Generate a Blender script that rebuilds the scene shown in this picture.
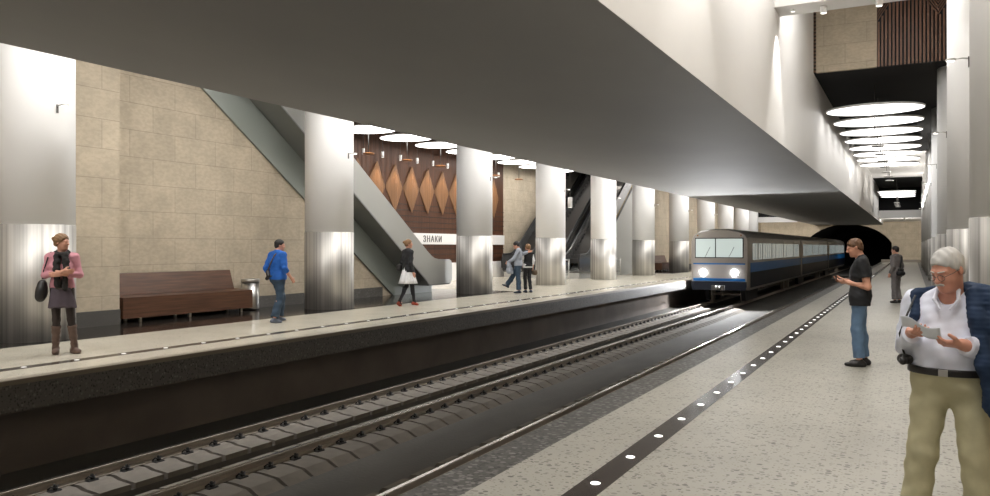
import bpy, math, random
import numpy as np
from mathutils import Vector, Matrix
random.seed(7)
PI = math.pi
for o in list(bpy.data.objects): bpy.data.objects.remove(o)
S = bpy.context.scene
C = S.collection
# ------------------------------------------------------------------ camera, world, exposure
cam_d = bpy.data.cameras.new('camera'); cam = bpy.data.objects.new('camera', cam_d); C.objects.link(cam)
cam_d.sensor_width = 36; cam_d.lens = 780/990*36; cam_d.shift_y = -1/990; cam_d.clip_end = 400
cam.location = (0, 0, 1.6); cam.rotation_euler = (PI/2, 0, math.atan(417/780))
S.camera = cam
S.view_settings.view_transform = 'Standard'; S.view_settings.look = 'None'
S.view_settings.exposure = 0.62; S.view_settings.gamma = 1; S.view_settings.use_curve_mapping = False
W = bpy.data.worlds.new('world'); S.world = W; W.use_nodes = True
W.node_tree.nodes['Background'].inputs[0].default_value = (.9, .95, 1, 1)
W.node_tree.nodes['Background'].inputs[1].default_value = 0.03
DISC = 2.0        # strength of the ceiling discs
HALL = 4.5        # strength of the discs in the hall
PLAT = 7.0        # strength of the added, unseen fill discs over the left platform
HIGH = 9.0        # strength of the added, unseen fill discs high over the right platform
HEAD = 620.0      # watts of each train headlight
WASH = 200.0      # watts of the wall washers

# ------------------------------------------------------------------ materials
def lin(c): return tuple((x/12.92 if x <= .04045 else ((x+.055)/1.055)**2.4) for x in c)
def rgb(r, g, b): return lin((r/255, g/255, b/255))
M = {}
def mat(name, col, rough=.6, metal=0, emit=0, ecol=None, noise=None, bump=None, coat=0, spec=.5):
    m = bpy.data.materials.new(name); m.use_nodes = True; nt = m.node_tree; b = nt.nodes['Principled BSDF']
    b.inputs['Base Color'].default_value = (*col, 1); b.inputs['Roughness'].default_value = rough
    b.inputs['Metallic'].default_value = metal; b.inputs['Specular IOR Level'].default_value = spec
    if coat: b.inputs['Coat Weight'].default_value = coat; b.inputs['Coat Roughness'].default_value = .1
    if emit:
        b.inputs['Emission Color'].default_value = (*(ecol or col), 1); b.inputs['Emission Strength'].default_value = emit
    tc = nt.nodes.new('ShaderNodeTexCoord')
    if noise:                         # (scale vector, amount)
        mp = nt.nodes.new('ShaderNodeMapping'); mp.inputs['Scale'].default_value = noise[0]
        nz = nt.nodes.new('ShaderNodeTexNoise'); nz.inputs['Scale'].default_value = 1; nz.inputs['Detail'].default_value = 5
        rp = nt.nodes.new('ShaderNodeMapRange'); rp.inputs[1].default_value = .3; rp.inputs[2].default_value = .7
        rp.inputs[3].default_value = 1-noise[1]; rp.inputs[4].default_value = 1+noise[1]
        mx = nt.nodes.new('ShaderNodeVectorMath'); mx.operation = 'SCALE'; mx.inputs[0].default_value = col
        nt.links.new(tc.outputs['Object'], mp.inputs[0]); nt.links.new(mp.outputs[0], nz.inputs['Vector'])
        nt.links.new(nz.outputs[0], rp.inputs[0]); nt.links.new(rp.outputs[0], mx.inputs['Scale'])
        nt.links.new(mx.outputs[0], b.inputs['Base Color'])
    if bump:
        mp2 = nt.nodes.new('ShaderNodeMapping'); mp2.inputs['Scale'].default_value = bump[0]
        n2 = nt.nodes.new('ShaderNodeTexNoise'); n2.inputs['Scale'].default_value = 1; n2.inputs['Detail'].default_value = 3
        bp = nt.nodes.new('ShaderNodeBump'); bp.inputs['Strength'].default_value = bump[1]; bp.inputs['Distance'].default_value = bump[2]
        nt.links.new(tc.outputs['Object'], mp2.inputs[0]); nt.links.new(mp2.outputs[0], n2.inputs['Vector'])
        nt.links.new(n2.outputs[0], bp.inputs['Height']); nt.links.new(bp.outputs[0], b.inputs['Normal'])
    M[name] = m
    return m
def terrazzo(name, base, specks, rough, scale=22, thr=.37, coat=0, dens=.30):
    m = mat(name, base, rough, noise=((1.2, 1.2, 1.2), .07), coat=coat); nt = m.node_tree; b = nt.nodes['Principled BSDF']
    src = b.inputs['Base Color'].links[0].from_socket
    tc = nt.nodes.new('ShaderNodeTexCoord')
    last = src
    for k, (sc, col) in enumerate(specks):
        v = nt.nodes.new('ShaderNodeTexVoronoi'); v.inputs['Scale'].default_value = sc
        mp = nt.nodes.new('ShaderNodeMapping'); mp.inputs['Location'].default_value = (k*3.3, k*1.7, .013); mp.inputs['Scale'].default_value = (1, 1.25, 1)
        nt.links.new(tc.outputs['Object'], mp.inputs[0]); nt.links.new(mp.outputs[0], v.inputs['Vector'])
        lt = nt.nodes.new('ShaderNodeMath'); lt.operation = 'LESS_THAN'; lt.inputs[1].default_value = thr
        nt.links.new(v.outputs['Distance'], lt.inputs[0])
        sp = nt.nodes.new('ShaderNodeSeparateColor'); nt.links.new(v.outputs['Color'], sp.inputs[0])
        l2 = nt.nodes.new('ShaderNodeMath'); l2.operation = 'LESS_THAN'; l2.inputs[1].default_value = dens
        nt.links.new(sp.outputs[0], l2.inputs[0])
        mu = nt.nodes.new('ShaderNodeMath'); mu.operation = 'MULTIPLY'; nt.links.new(lt.outputs[0], mu.inputs[0]); nt.links.new(l2.outputs[0], mu.inputs[1])
        m2 = nt.nodes.new('ShaderNodeMath'); m2.operation = 'MULTIPLY'; nt.links.new(mu.outputs[0], m2.inputs[0]); nt.links.new(sp.outputs[1], m2.inputs[1])
        mx = nt.nodes.new('ShaderNodeMix'); mx.data_type = 'RGBA'; mx.inputs['B'].default_value = (*col, 1)
        nt.links.new(m2.outputs[0], mx.inputs['Factor']); nt.links.new(last, mx.inputs['A']); last = mx.outputs['Result']
    nt.links.new(last, b.inputs['Base Color'])
    return m
def tiles(name, col, axis, w=1.2, h=.6, rough=.75, mort=.62, var=.035):
    """stone slabs; axis 'Y' for walls along the tracks, 'X' for walls across them"""
    m = mat(name, col, rough); nt = m.node_tree; b = nt.nodes['Principled BSDF']
    tc = nt.nodes.new('ShaderNodeTexCoord'); sp = nt.nodes.new('ShaderNodeSeparateXYZ'); cb = nt.nodes.new('ShaderNodeCombineXYZ')
    nt.links.new(tc.outputs['Object'], sp.inputs[0]); nt.links.new(sp.outputs[axis], cb.inputs[0]); nt.links.new(sp.outputs['Z'], cb.inputs[1])
    br = nt.nodes.new('ShaderNodeTexBrick'); br.inputs['Scale'].default_value = 1; br.inputs['Mortar Size'].default_value = .006
    br.inputs['Brick Width'].default_value = w; br.inputs['Row Height'].default_value = h; br.inputs['Mortar Smooth'].default_value = .3
    c1 = tuple(x*(1-var) for x in col); c2 = tuple(x*(1+var) for x in col)
    br.inputs['Color1'].default_value = (*c1, 1); br.inputs['Color2'].default_value = (*c2, 1); br.inputs['Mortar'].default_value = (*[x*mort for x in col], 1)
    nt.links.new(cb.outputs[0], br.inputs['Vector'])
    last = br.outputs['Color']
    for sc, lo, hi, a, bb in (((1.6, 1.6, 1.6), .35, .65, .90, 1.08), ((9, 9, 16), .40, .62, .92, 1.04)):
        mp = nt.nodes.new('ShaderNodeMapping'); mp.inputs['Scale'].default_value = sc; nt.links.new(tc.outputs['Object'], mp.inputs[0])
        nz = nt.nodes.new('ShaderNodeTexNoise'); nz.inputs['Scale'].default_value = 1; nz.inputs['Detail'].default_value = 6; nt.links.new(mp.outputs[0], nz.inputs['Vector'])
        rp = nt.nodes.new('ShaderNodeMapRange'); rp.inputs[1].default_value = lo; rp.inputs[2].default_value = hi; rp.inputs[3].default_value = a; rp.inputs[4].default_value = bb
        nt.links.new(nz.outputs[0], rp.inputs[0])
        vm = nt.nodes.new('ShaderNodeVectorMath'); vm.operation = 'SCALE'; nt.links.new(last, vm.inputs[0]); nt.links.new(rp.outputs[0], vm.inputs['Scale']); last = vm.outputs[0]
    nt.links.new(last, b.inputs['Base Color'])
    return m
mat('white_paint', (.80, .79, .775), .5, noise=((.6, .6, .6), .02))
mat('column_white', (.86, .855, .85), .85, spec=.2)
mat('soffit', (.30, .298, .292), .7, noise=((.5, .25, .5), .05))
mat('black_ceiling', (.004, .004, .005), .9)
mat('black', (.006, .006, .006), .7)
mat('rubber', (.01, .01, .011), .45)
mat('steel', (.56, .55, .53), .3, 1)
mat('dark_steel', (.12, .115, .11), .4, .8)
mat('ribbed_steel', (.47, .455, .43), .55, .8, noise=((11, 11, .012), .42), bump=((22, 22, .015), .25, .008))  # reflection streaks of brushed steel put into the colour noise, ribs into the bump
mat('grey_cladding', (.37, .37, .345), .42, .15)
mat('green_cladding', (.27, .295, .27), .38, .15)
mat('light_cladding', (.42, .42, .40), .4, .1)
mat('soffit_metal', (.2, .205, .195), .5)
mat('dark_glass', (.075, .075, .075), .2, .0, coat=.4)
mat('yellow', (.30, .20, .02), .5)
mat('diffuser', (.9, .9, .88), .6, emit=DISC, ecol=(1, .975, .945))
mat('high_fill_diffuser', (.9, .9, .88), .6, emit=HIGH, ecol=(1, .975, .945))
mat('platform_fill_diffuser', (.9, .9, .88), .6, emit=PLAT, ecol=(1, .975, .945))
mat('hall_diffuser', (.9, .9, .88), .6, emit=HALL, ecol=(1, .975, .945))
mat('led_dim', (.7, .7, .68), .5, emit=.35, ecol=(1, .98, .95))
mat('led', (.9, .9, .9), .5, emit=1.4, ecol=(1, .98, .95))
mat('lens', (.9, .9, .85), .4, emit=1.6, ecol=(1, .97, .9))
mat('copper', (.36, .16, .06), .35, 1, emit=0)
mat('wood', rgb(92, 62, 42), .42, noise=((1.6, 1.6, 22), .42), coat=.15)
mat('bench_wood', rgb(86, 58, 42), .38, noise=((22, 1.3, 22), .38), coat=.1)
mat('wall_wood', rgb(88, 55, 34), .5, noise=((9, 9, .8), .25))
mat('wall_wood_light', rgb(136, 99, 66), .5, noise=((9, 9, .8), .2))  # same wood as the wall, lightened to stand for the glow of the spots
mat('wood_dark', rgb(44, 28, 19), .6)
terrazzo('floor_light', rgb(156, 153, 143), [(28, (.045, .045, .04)), (17, (.10, .095, .08)), (44, (.13, .11, .08))], .45)
terrazzo('floor_left', rgb(206, 200, 184), [(40, (.3, .28, .24))], .16)
terrazzo('floor_dark', rgb(72, 70, 66), [(30, (.006, .006, .006)), (20, (.21, .205, .19))], .5, thr=.48, dens=.7)
terrazzo('edge_stone', rgb(86, 84, 81), [(30, (.015, .015, .015)), (22, (.17, .165, .16))], .6, thr=.42, dens=.5)
terrazzo('floor_polish', rgb(44, 40, 37), [(60, (.01, .01, .01))], .12)
terrazzo('granite', rgb(84, 82, 78), [(50, (.02, .02, .02)), (37, (.3, .3, .29))], .55)
mat('nosing', rgb(120, 111, 98), .4)
mat('strip', rgb(68, 60, 55), .22, .3)
mat('trackbed', rgb(88, 86, 82), .8, noise=((1.5, .5, 1.5), .16), bump=((18, 18, 18), .3, .02))
mat('underwall', rgb(112, 104, 98), .85, noise=((.7, .7, .7), .2))
mat('sleeper', rgb(118, 112, 104), .8, noise=((4, 4, 4), .14))
mat('rail_side', rgb(165, 157, 147), .5, .2)
mat('rail_head', (.55, .52, .47), .25, 1)
mat('slat_wood', rgb(104, 70, 46), .5, noise=((9, 9, .8), .2))
tiles('stone_y', rgb(184, 171, 150), 'Y'); tiles('stone_x', rgb(184, 171, 150), 'X')
mat('train_silver', (.46, .43, .40), .32, .75)
mat('train_roof', (.34, .33, .32), .4, .6)
mat('train_blue', rgb(30, 112, 184), .35, .2)
mat('train_navy', rgb(14, 22, 38), .4, .2)
mat('train_white', (.42, .40, .385), .35, .1)
mat('train_glass', (.05, .06, .06), .1, emit=.15, ecol=(.86, .95, .90))  # glow in the glass stands for the lit car interior
mat('screen_glass', (.3, .34, .33), .08, emit=.32, ecol=(.85, .97, .92))  # windscreen glow stands for the lit cab behind it
mat('headlight', (1, 1, 1), .4, emit=30, ecol=(.97, .98, 1))

# ------------------------------------------------------------------ mesh helpers
class MB:
    def __init__(s): s.v = []; s.f = []; s.m = []; s.sm = []
    def add(s, v, f, mi=0, smooth=False):
        n = len(s.v); s.v += [tuple(p) for p in v]; s.f += [tuple(i+n for i in q) for q in f]
        s.m += [mi]*len(f); s.sm += [smooth]*len(f); return s
    def box(s, x0, x1, y0, y1, z0, z1, mi=0):
        v = [(x, y, z) for z in (z0, z1) for y in (y0, y1) for x in (x0, x1)]
        return s.add(v, [(0, 2, 3, 1), (4, 5, 7, 6), (0, 1, 5, 4), (2, 6, 7, 3), (0, 4, 6, 2), (1, 3, 7, 5)], mi)
    def bbox(s, x0, x1, y0, y1, z0, z1, b=.01, mi=0):      # box with chamfered vertical + top edges
        p = [(x0+b, y0), (x1-b, y0), (x1, y0+b), (x1, y1-b), (x1-b, y1), (x0+b, y1), (x0, y1-b), (x0, y0+b)]
        cx, cy = (x0+x1)/2, (y0+y1)/2
        q = [(cx+(a-cx)*(1-b/abs(x1-x0)*2), cy+(c-cy)*(1-b/abs(y1-y0)*2)) for a, c in p]
        v = [(a, c, z0) for a, c in p]+[(a, c, z1-b) for a, c in p]+[(a, c, z1) for a, c in q]
        f = [tuple(range(7, -1, -1)), tuple(range(16, 24))]
        for r in (0, 8):
            for i in range(8): j = (i+1) % 8; f.append((r+i, r+j, r+8+j, r+8+i))
        return s.add(v, f, mi)
    def prism(s, poly, axis, a, b, mi=0, smooth=False):
        """poly in the plane perpendicular to axis ('x': (y,z), 'y': (x,z), 'z': (x,y))"""
        def P(p, t): return (t, p[0], p[1]) if axis == 'x' else ((p[0], t, p[1]) if axis == 'y' else (p[0], p[1], t))
        n = len(poly); ar = sum(poly[i][0]*poly[(i+1) % n][1]-poly[(i+1) % n][0]*poly[i][1] for i in range(n))
        v = [P(p, a) for p in poly]+[P(p, b) for p in poly]
        f = [tuple(range(n)), tuple(range(2*n-1, n-1, -1))]; f += [(i, n+i, n+(i+1) % n, (i+1) % n) for i in range(n)]
        flip = (ar > 0) == ((b > a) != (axis == 'y'))
        if flip: f = [tuple(reversed(q)) for q in f]
        return s.add(v, f, mi, smooth)
    def lathe(s, prof, c=(0, 0, 0), n=32, mi=0, sx=1, sy=1, smooth=True, cap=True, mod=None):
        v = []; f = []
        for r, z in prof:
            for i in range(n):
                t = 2*PI*i/n; k = 1 if mod is None else mod(t)
                v.append((c[0]+r*k*sx*math.cos(t), c[1]+r*k*sy*math.sin(t), c[2]+z))
        for k in range(len(prof)-1):
            for i in range(n): j = (i+1) % n; f.append((k*n+i, k*n+j, (k+1)*n+j, (k+1)*n+i))
        s.add(v, f, mi, smooth)
        if cap:
            b0 = len(s.v)-len(v)
            s.f += [tuple(b0+i for i in range(n-1, -1, -1)), tuple(b0+(len(prof)-1)*n+i for i in range(n))]; s.m += [mi, mi]; s.sm += [False, False]
        return s
    def tube(s, pts, r, n=10, mi=0, closed=False):
        pts = [Vector(p) for p in pts]; v = []; f = []; N = len(pts); up = Vector((0.13, .29, 1)).normalized()
        for k, p in enumerate(pts):
            if closed: d = pts[(k+1) % N]-pts[k-1]
            else: d = (pts[min(k+1, N-1)]-pts[max(k-1, 0)])
            d.normalize(); a = d.cross(up)
            if a.length < .05: a = d.cross(Vector((1, 0, 0)))
            a.normalize(); b = d.cross(a)
            rr = r[k] if isinstance(r, (list, tuple)) else r
            for i in range(n): t = 2*PI*i/n; v.append(p+a*rr*math.cos(t)+b*rr*math.sin(t))
        for k in range(N if closed else N-1):
            k2 = (k+1) % N
            for i in range(n): j = (i+1) % n; f.append((k*n+i, k2*n+i, k2*n+j, k*n+j))
        if not closed: f += [tuple(range(n)), tuple((N-1)*n+i for i in range(n-1, -1, -1))]
        return s.add(v, f, mi, True)
    def build(s, name, mats, parent=None, loc=None):
        me = bpy.data.meshes.new(name); me.from_pydata(s.v, [], s.f)
        if isinstance(mats, str): mats = [mats]
        for m in mats: me.materials.append(M[m])
        me.polygons.foreach_set('material_index', s.m); me.polygons.foreach_set('use_smooth', s.sm); me.update()
        o = bpy.data.objects.new(name, me); C.objects.link(o)
        if parent: o.parent = parent
        if loc: o.location = loc
        return o
def tag(o, label=None, cat=None, group=None, kind=None):
    if label: o['label'] = label
    if cat: o['category'] = cat
    if group: o['group'] = group
    if kind: o['kind'] = kind
    return o
def empty(name, loc, rz=0, label=None, cat=None, group=None):
    o = bpy.data.objects.new(name, None); C.objects.link(o); o.location = loc; o.rotation_euler = (0, 0, rz); o.empty_display_size = .2
    return tag(o, label, cat, group)
def struct(name, mb, m, **k):
    o = mb.build(name, m); o['kind'] = 'structure'; return o
def copy_tree(o, parent=None):
    c = o.copy(); C.objects.link(c)
    if parent: c.parent = parent
    for ch in list(o.children): copy_tree(ch, c)
    return c
def lamp(name, kind, loc, power, parent=None, direction=None, size=.1, angle=60, blend=.5, col=(1, .95, .88)):
    d = bpy.data.lights.new(name, kind); d.energy = power; d.color = col
    if kind == 'SPOT': d.spot_size = math.radians(angle); d.spot_blend = blend; d.shadow_soft_size = size
    elif kind == 'POINT': d.shadow_soft_size = size
    o = bpy.data.objects.new(name, d); C.objects.link(o); o.location = loc
    if direction: o.rotation_euler = Vector(direction).to_track_quat('-Z', 'Y').to_euler()
    if parent: o.parent = parent
    return o
ORD = ['', 'first', 'second', 'third', 'fourth', 'fifth', 'sixth', 'seventh', 'eighth', 'ninth', 'tenth', 'eleventh', 'twelfth', 'thirteenth', 'fourteenth']

# ------------------------------------------------------------------ the station shell
YA, YB = -5.0, 93.0
# near platform
struct('floor', MB().box(-2.567, .49, YA, YB, -.3, 0), 'floor_light')
struct('floor', MB().box(-2.91, -2.567, YA, YB, -.39, 0).box(-2.9, 2.4, YA, YB, -.389, -.3), 'floor_dark')
struct('floor', MB().box(.49, 2.4, YA, YB, -.3, 0), 'floor_dark')
struct('trim_1', MB().box(-2.4, -2.2, YA, YB, -1.6, -.39), 'underwall')
# left platform
struct('floor', MB().box(-9.70, -9.53, YA, YB, -.06, 0), 'nosing')
struct('floor', MB().box(-12.65, -9.70, YA, YB, -.06, 0).box(-19.5, -12.65, 25.2, 46.5, -.06, 0), 'floor_left')
struct('floor', MB().box(-19.5, -12.65, YA, 25.2, -.06, 0).box(-19.5, -12.65, 46.5, YB, -.06, 0), 'floor_polish')
struct('floor', MB().box(-19.5, -9.53, YA, YB, -.39, -.061), 'edge_stone')
struct('trim_2', MB().box(-10.5, -10.33, YA, YB, -1.6, -.39), 'underwall')
# track bed with drainage troughs
tb = MB()
for a, b, z in ((-10.33, -8.3, -1.33), (-8.3, -7.9, -1.56), (-7.9, -4.55, -1.33), (-4.55, -4.15, -1.56), (-4.15, -2.2, -1.33)): tb.box(a, b, YA, YB+40, -1.9, z)
struct('floor', tb, 'trackbed')
# slab over the tracks, and the walls that rise from its edges
struct('ceiling', MB().box(-9.45, -2.70, YA, YB, 4.0, 4.5), 'soffit')
struct('wall_slab_side', MB().box(-2.95, -2.695, YA, 26, 4.003, 10).box(-2.95, -2.695, 26, YB, 4.003, 7), 'white_paint')
struct('wall_slab_far_side', MB().box(-9.455, -9.3, YA, YB, 4.003, 7), 'white_paint')
# ceilings
struct('ceiling', MB().box(-2.95, 2.6, YA, 26, 10, 10.3).box(-2.95, 2.6, 50, 68, 7, 7.2).box(-2.75, 2.4, 80.4, YB, 4.3, 4.4), 'white_paint')
struct('ceiling', MB().box(-2.75, 2.4, 26.15, 50, 7, 7.2).box(-2.75, 2.4, 68, 80, 7, 7.2), 'black_ceiling')
struct('ceiling', MB().box(-19.7, -9.45, YA, YB, 7, 7.2), 'black_ceiling')
# end walls
portal = []
def arc(cx, cz, rx, rz, a0, a1, n): return [(cx+rx*math.cos(math.radians(a0+(a1-a0)*i/n)), cz+rz*math.sin(math.radians(a0+(a1-a0)*i/n))) for i in range(n+1)]
arch = arc(-6.2, .55, 4.75, 3.55, -35, 215, 30)
arch = [(p[0], max(p[1], -1.6)) for p in arch]
ew = MB()
# wall with the tunnel mouth, made of strips round the arch
outer = []
for (x, z) in arch:
    dx, dz = x+6.2, z-.55; ang = math.atan2(dz, dx)
    R = 40; ox = -6.2+R*math.cos(ang); oz = .55+R*math.sin(ang)
    k = min((2.4+6.2)/abs(dx) if dx > 0 else (19.5-6.2)/max(abs(dx), 1e-6), (7-.55)/dz if dz > 1e-6 else (1.6+.55+.4)/max(-dz, 1e-6))
    outer.append((-6.2+dx*k, .55+dz*k))
n = len(arch)
ew.add([(x, YB, z) for x, z in arch]+[(x, YB, z) for x, z in outer]+[(x, YB+.6, z) for x, z in arch],
       [(i, i+1, n+i+1, n+i) for i in range(n-1)]+[(i+1, i, 2*n+i, 2*n+i+1) for i in range(n-1)])
ew.box(-1.9, 2.4, YB-.02, YB+.3, -.39, 4.4).box(-19.5, -10.8, YB-.02, YB+.3, -.39, 4.6)
struct('wall_end', ew, 'stone_x')
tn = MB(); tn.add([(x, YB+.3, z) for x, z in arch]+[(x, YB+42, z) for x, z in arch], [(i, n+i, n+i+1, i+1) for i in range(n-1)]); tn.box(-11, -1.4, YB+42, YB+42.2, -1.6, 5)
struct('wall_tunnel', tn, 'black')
struct('trim_3', MB().box(-10.7, -10.33, YB-.3, YB, -.39, .2).box(-2.9, 2.4, YB-.35, YB-.02, -.01, .28), 'nosing')
# lintels over the far ends of both platforms
struct('wall_far_upper', MB().box(-2.745, 2.4, 80, 80.4, 4.95, 7).box(-19.5, -9.53, 77.9, 78.3, 4.45, 7), 'black_ceiling')
struct('trim_4', MB().box(-2.745, 2.4, 79.95, 80.4, 4.25, 4.95).box(-19.5, -9.53, 77.85, 78.3, 3.95, 4.45), 'white_paint')
# side walls
struct('wall_right', MB().box(2.4, 2.6, YA, YB, -.4, 10.2), 'stone_y')
struct('wall_back', MB().box(-19.7, 2.6, YA-.2, YA, -1.9, 10.2), 'white_paint')
struct('wall_left', MB().box(-14.75, -14.5, YA, 10.6, 0, 7).box(-15.25, -14.76, 10.5, 10.6, 0, 7), 'stone_y')
struct('wall_left', MB().prism([(10.6, 0), (21.7, 0), (13.75, 5.46), (11.5, 7), (10.6, 7)], 'x', -15.25, -15.45), 'stone_y')
struct('wall_left', MB().prism([(48.2, 0), (YB, 0), (YB, 7), (48.2, 7)], 'x', -15.25, -15.45), 'stone_y')
struct('baseboard_left', MB().box(-14.5, -14.47, YA, 10.6, 0, .31).box(-15.25, -15.22, 10.6, 20.7, 0, .3).box(-15.25, -15.22, 48.2, YB, 0, .3), 'granite')
struct('wall_hall', MB().box(-19.7, -19.5, 37.4, YB, 0, 7).box(-19.7, -19.5, YA, 16, 0, 7), 'stone_y')
# nearer cross wall above the black ceiling: wood strip, stone, wood slats laid in chevrons
struct('wall_cross', MB().box(-2.62, -.93, 26, 26.15, 7, 10), 'stone_x')
cw = MB(); cw.box(-.93, 1.6, 26.06, 26.15, 7, 10, 0).box(-2.745, -2.62, 26.06, 26.15, 7, 10, 0)
def slat(mb, x, z0, z1): mb.box(x, x+.055, 25.97, 26.06, z0, z1, 1)
for i in range(25):
    x = -.91+i*.100
    per = 1.6; u = ((x+.93) % per)/per; v = abs(u-.5)*2      # 0 mid panel .. 1 at joints
    top = 9.05-.75*max(0, (v-.45)/.55)
    slat(cw, x, 7.0, top)
for j in range(18):                                        # diagonal slats above the verticals
    z = 8.35+j*.11
    for x0, sgn in ((-.93, 1), (.67, 1), (.67, -1)):
        L = .43
        a = (x0, z); b = (x0+sgn*L, z+.75*.9)
        cw.add([(a[0], 26.0, a[1]), (b[0], 26.0, b[1]), (b[0], 26.0, b[1]+.05), (a[0], 26.0, a[1]+.05),
                (a[0], 26.05, a[1]), (b[0], 26.05, b[1]), (b[0], 26.05, b[1]+.05), (a[0], 26.05, a[1]+.05)],
               [(0, 1, 2, 3), (7, 6, 5, 4), (0, 4, 5, 1), (3, 2, 6, 7), (0, 3, 7, 4), (1, 5, 6, 2)], 1)
for j in range(26): cw.box(-2.74, -2.63, 26.0, 26.06, 7.02+j*.115, 7.07+j*.115, 1)
struct('wall_cross_wood', cw, ['black', 'slat_wood'])
# cross beam joining wall and columns
struct('trim_5', MB().box(-2.745, 1.3, 18.2, 19.0, 6.92, 7.9), 'white_paint')
struct('trim_6', MB().box(-2.745, 1.3, 10.4, 11.2, 7.07, 7.9).box(-2.745, 1.3, 2.6, 3.4, 7.07, 7.9), 'white_paint')

# ------------------------------------------------------------------ wooden hall wall with lit leaf-shaped panels and sign band
hw = MB(); hw.box(-19.7, -19.5, 16, 37.4, .85, 7, 0)
y = 16.05
while y < 37.35:
    hw.box(-19.5, -19.46, y, y+.05, .85, 7, 1); y += .085
for z in (1.0, 1.25, 1.5, 2.45, 2.7, 2.95, 3.2, 3.45): hw.box(-19.5, -19.45, 16, 37.4, z, z+.03, 0)
hall = struct('wall_wood', hw, ['wood_dark', 'wall_wood'])
struct('baseboard_hall', MB().box(-19.6, -19.44, 16, 37.4, 0, .85), 'white_paint')
for i in range(-1, 9):
    yc = 26+1.27*i
    k = MB(); zt, zm, zb, w, d = 5.15, 4.10, 3.10, .60, .07; x0 = -19.45
    NS = 22
    for s_ in (-1, 1):                                    # thin slats making the two facets of the leaf
        for j in range(NS):
            t = (j+.15)/NS; t2 = (j+.72)/NS
            def pt(u): return (x0+d*(1-u), yc+s_*w*u)
            for (ua, ub) in ((t, t2),):
                (xa, ya), (xb, yb) = pt(ua), pt(ub)
                za1, zb1 = zt-(zt-zm)*ua*.9, zb+(zm-zb)*ua; za2, zb2 = zt-(zt-zm)*ub*.9, zb+(zm-zb)*ub
                v = [(xa, ya, zb1), (xb, yb, zb2), (xb, yb, za2), (xa, ya, za1)]
                v += [(p[0]-.03, p[1], p[2]) for p in v]
                f = [(0, 1, 2, 3), (7, 6, 5, 4), (0, 4, 5, 1), (3, 2, 6, 7), (0, 3, 7, 4), (1, 5, 6, 2)]
                if s_ < 0: f = [tuple(reversed(q)) for q in f]
                k.add(v, f)
    k.build('leaf_panel', 'wall_wood_light', hall)
sb = MB().box(-19.45, -19.36, 16.5, 37.3, 1.72, 2.22)
sg = sb.build('wall_sign', 'white_paint'); tag(sg, 'long white sign band with grey letters across the wooden hall wall', 'sign')
mat('letter', (.12, .12, .12), .5)
td = bpy.data.curves.new('sign_letters', 'FONT'); td.body = 'ЗНАКИ'; td.size = .40; td.extrude = .01; td.space_character = 1.25
tmp = bpy.data.objects.new('tmp', td); C.objects.link(tmp); bpy.context.view_layer.update()
me = bpy.data.meshes.new_from_object(tmp.evaluated_get(bpy.context.evaluated_depsgraph_get())); me.materials.clear(); me.materials.append(M['letter'])
bpy.data.objects.remove(tmp); to = bpy.data.objects.new('sign_letters', me); C.objects.link(to)
to.parent = sg; to.location = (-19.345, 29.35, 1.83); to.rotation_euler = (PI/2, 0, PI/2)
to['label'] = 'grey letters on the sign band'

# ------------------------------------------------------------------ columns
def column(x, y, label, ztop=7.0, proto={}):
    if ztop not in proto:
        r = empty('column', (x, y, 0), 0, label, 'column')
        MB().lathe([(.628, 1.985), (.628, ztop)], n=64).build('column_shaft', 'column_white', r)
        cl = MB().lathe([(.635, 0), (.635, 1.985), (.625, 1.985)], n=96, mod=lambda t: 1).build('steel_cladding', 'ribbed_steel', r)
        cl['label'] = 'ribbed stainless steel cladding'
        proto[ztop] = r; return r
    r = copy_tree(proto[ztop]); r.location = (x, y, 0); r['label'] = label; return r
LC = [8.22, 16.02, 23.73, 30.24, 36.66, 43.2, 50.9, 58.5, 65.4, 72.2, 77.0]
LL = ['round white column with steel base at the left edge, behind the woman in pink',
      'round white column with steel base between the man in blue and the woman in a white skirt',
      'round white steel-based column just right of the lit wooden wall and sign band',
      'round white steel-based column just right of the embracing couple',
      'round white steel-based column between the pair of escalators and the third escalator',
      'round white steel-based column just right of the rightmost escalator',
      'round white steel-based column just left of the train front, beside the far bench',
      'first white column rising behind the train roof, counted from the train front',
      'second white column rising behind the train roof, counted from the train front',
      'third white column rising behind the train roof, counted from the train front',
      'fourth and narrowest white column behind the train roof, next to black ceiling']
for y, l in zip(LC, LL): column(-13.5, y, l)
RC = [12.1, 19.7, 27.3, 35.0, 42.6, 50.2, 57.8, 65.4, 73.0]
RL = ['nearest white column with ribbed steel base at the right edge, behind the elderly man']
RL += ['%s white column with steel base in the row on the right, counted from the nearest' % ORD[i] for i in range(2, 10)]
for i, (y, l) in enumerate(zip(RC, RL)): column(1.30, y, l, 10.0 if i < 2 else 7.0)
# sconces on the columns, arm pointing towards the tracks
def sconce(x, y, z, rz, label, first=[]):
    if not first:
        r = empty('column_lamp', (x, y, z), rz, label, 'wall lamp', 'small arm lamps on the columns'); r.scale = (.65, .65, .65)
        MB().bbox(0, .02, -.03, .03, -.14, .08, .004).build('wall_plate', 'dark_steel', r)
        MB().tube([(.01, 0, .04), (.12, 0, .06), (.24, 0, .05)], .014).build('arm', 'steel', r)
        MB().lathe([(.02, .035), (.09, .02), (.10, 0), (.09, -.02)], (.33, 0, .04), 20).build('lamp_head', 'steel', r)
        MB().lathe([(.075, -.022), (.075, -.03)], (.33, 0, .04), 20).build('lens', 'lens', r)
        first.append(r)
    else:
        r = copy_tree(first[0]); r.location = (x, y, z); r.rotation_euler = (0, 0, rz); r['label'] = label
    return r
for i, y in enumerate(LC[:8]):
    sconce(-12.872, y, 3.98, 0, 'small arm lamp high on the %s left-platform column counted from the left' % ORD[i+1])
    if i < 6: lamp('lamp_light', 'SPOT', (-12.62, y+.1, 3.98), 7, None, (-.12, 0, -1), .04, 70, .8)
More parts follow.
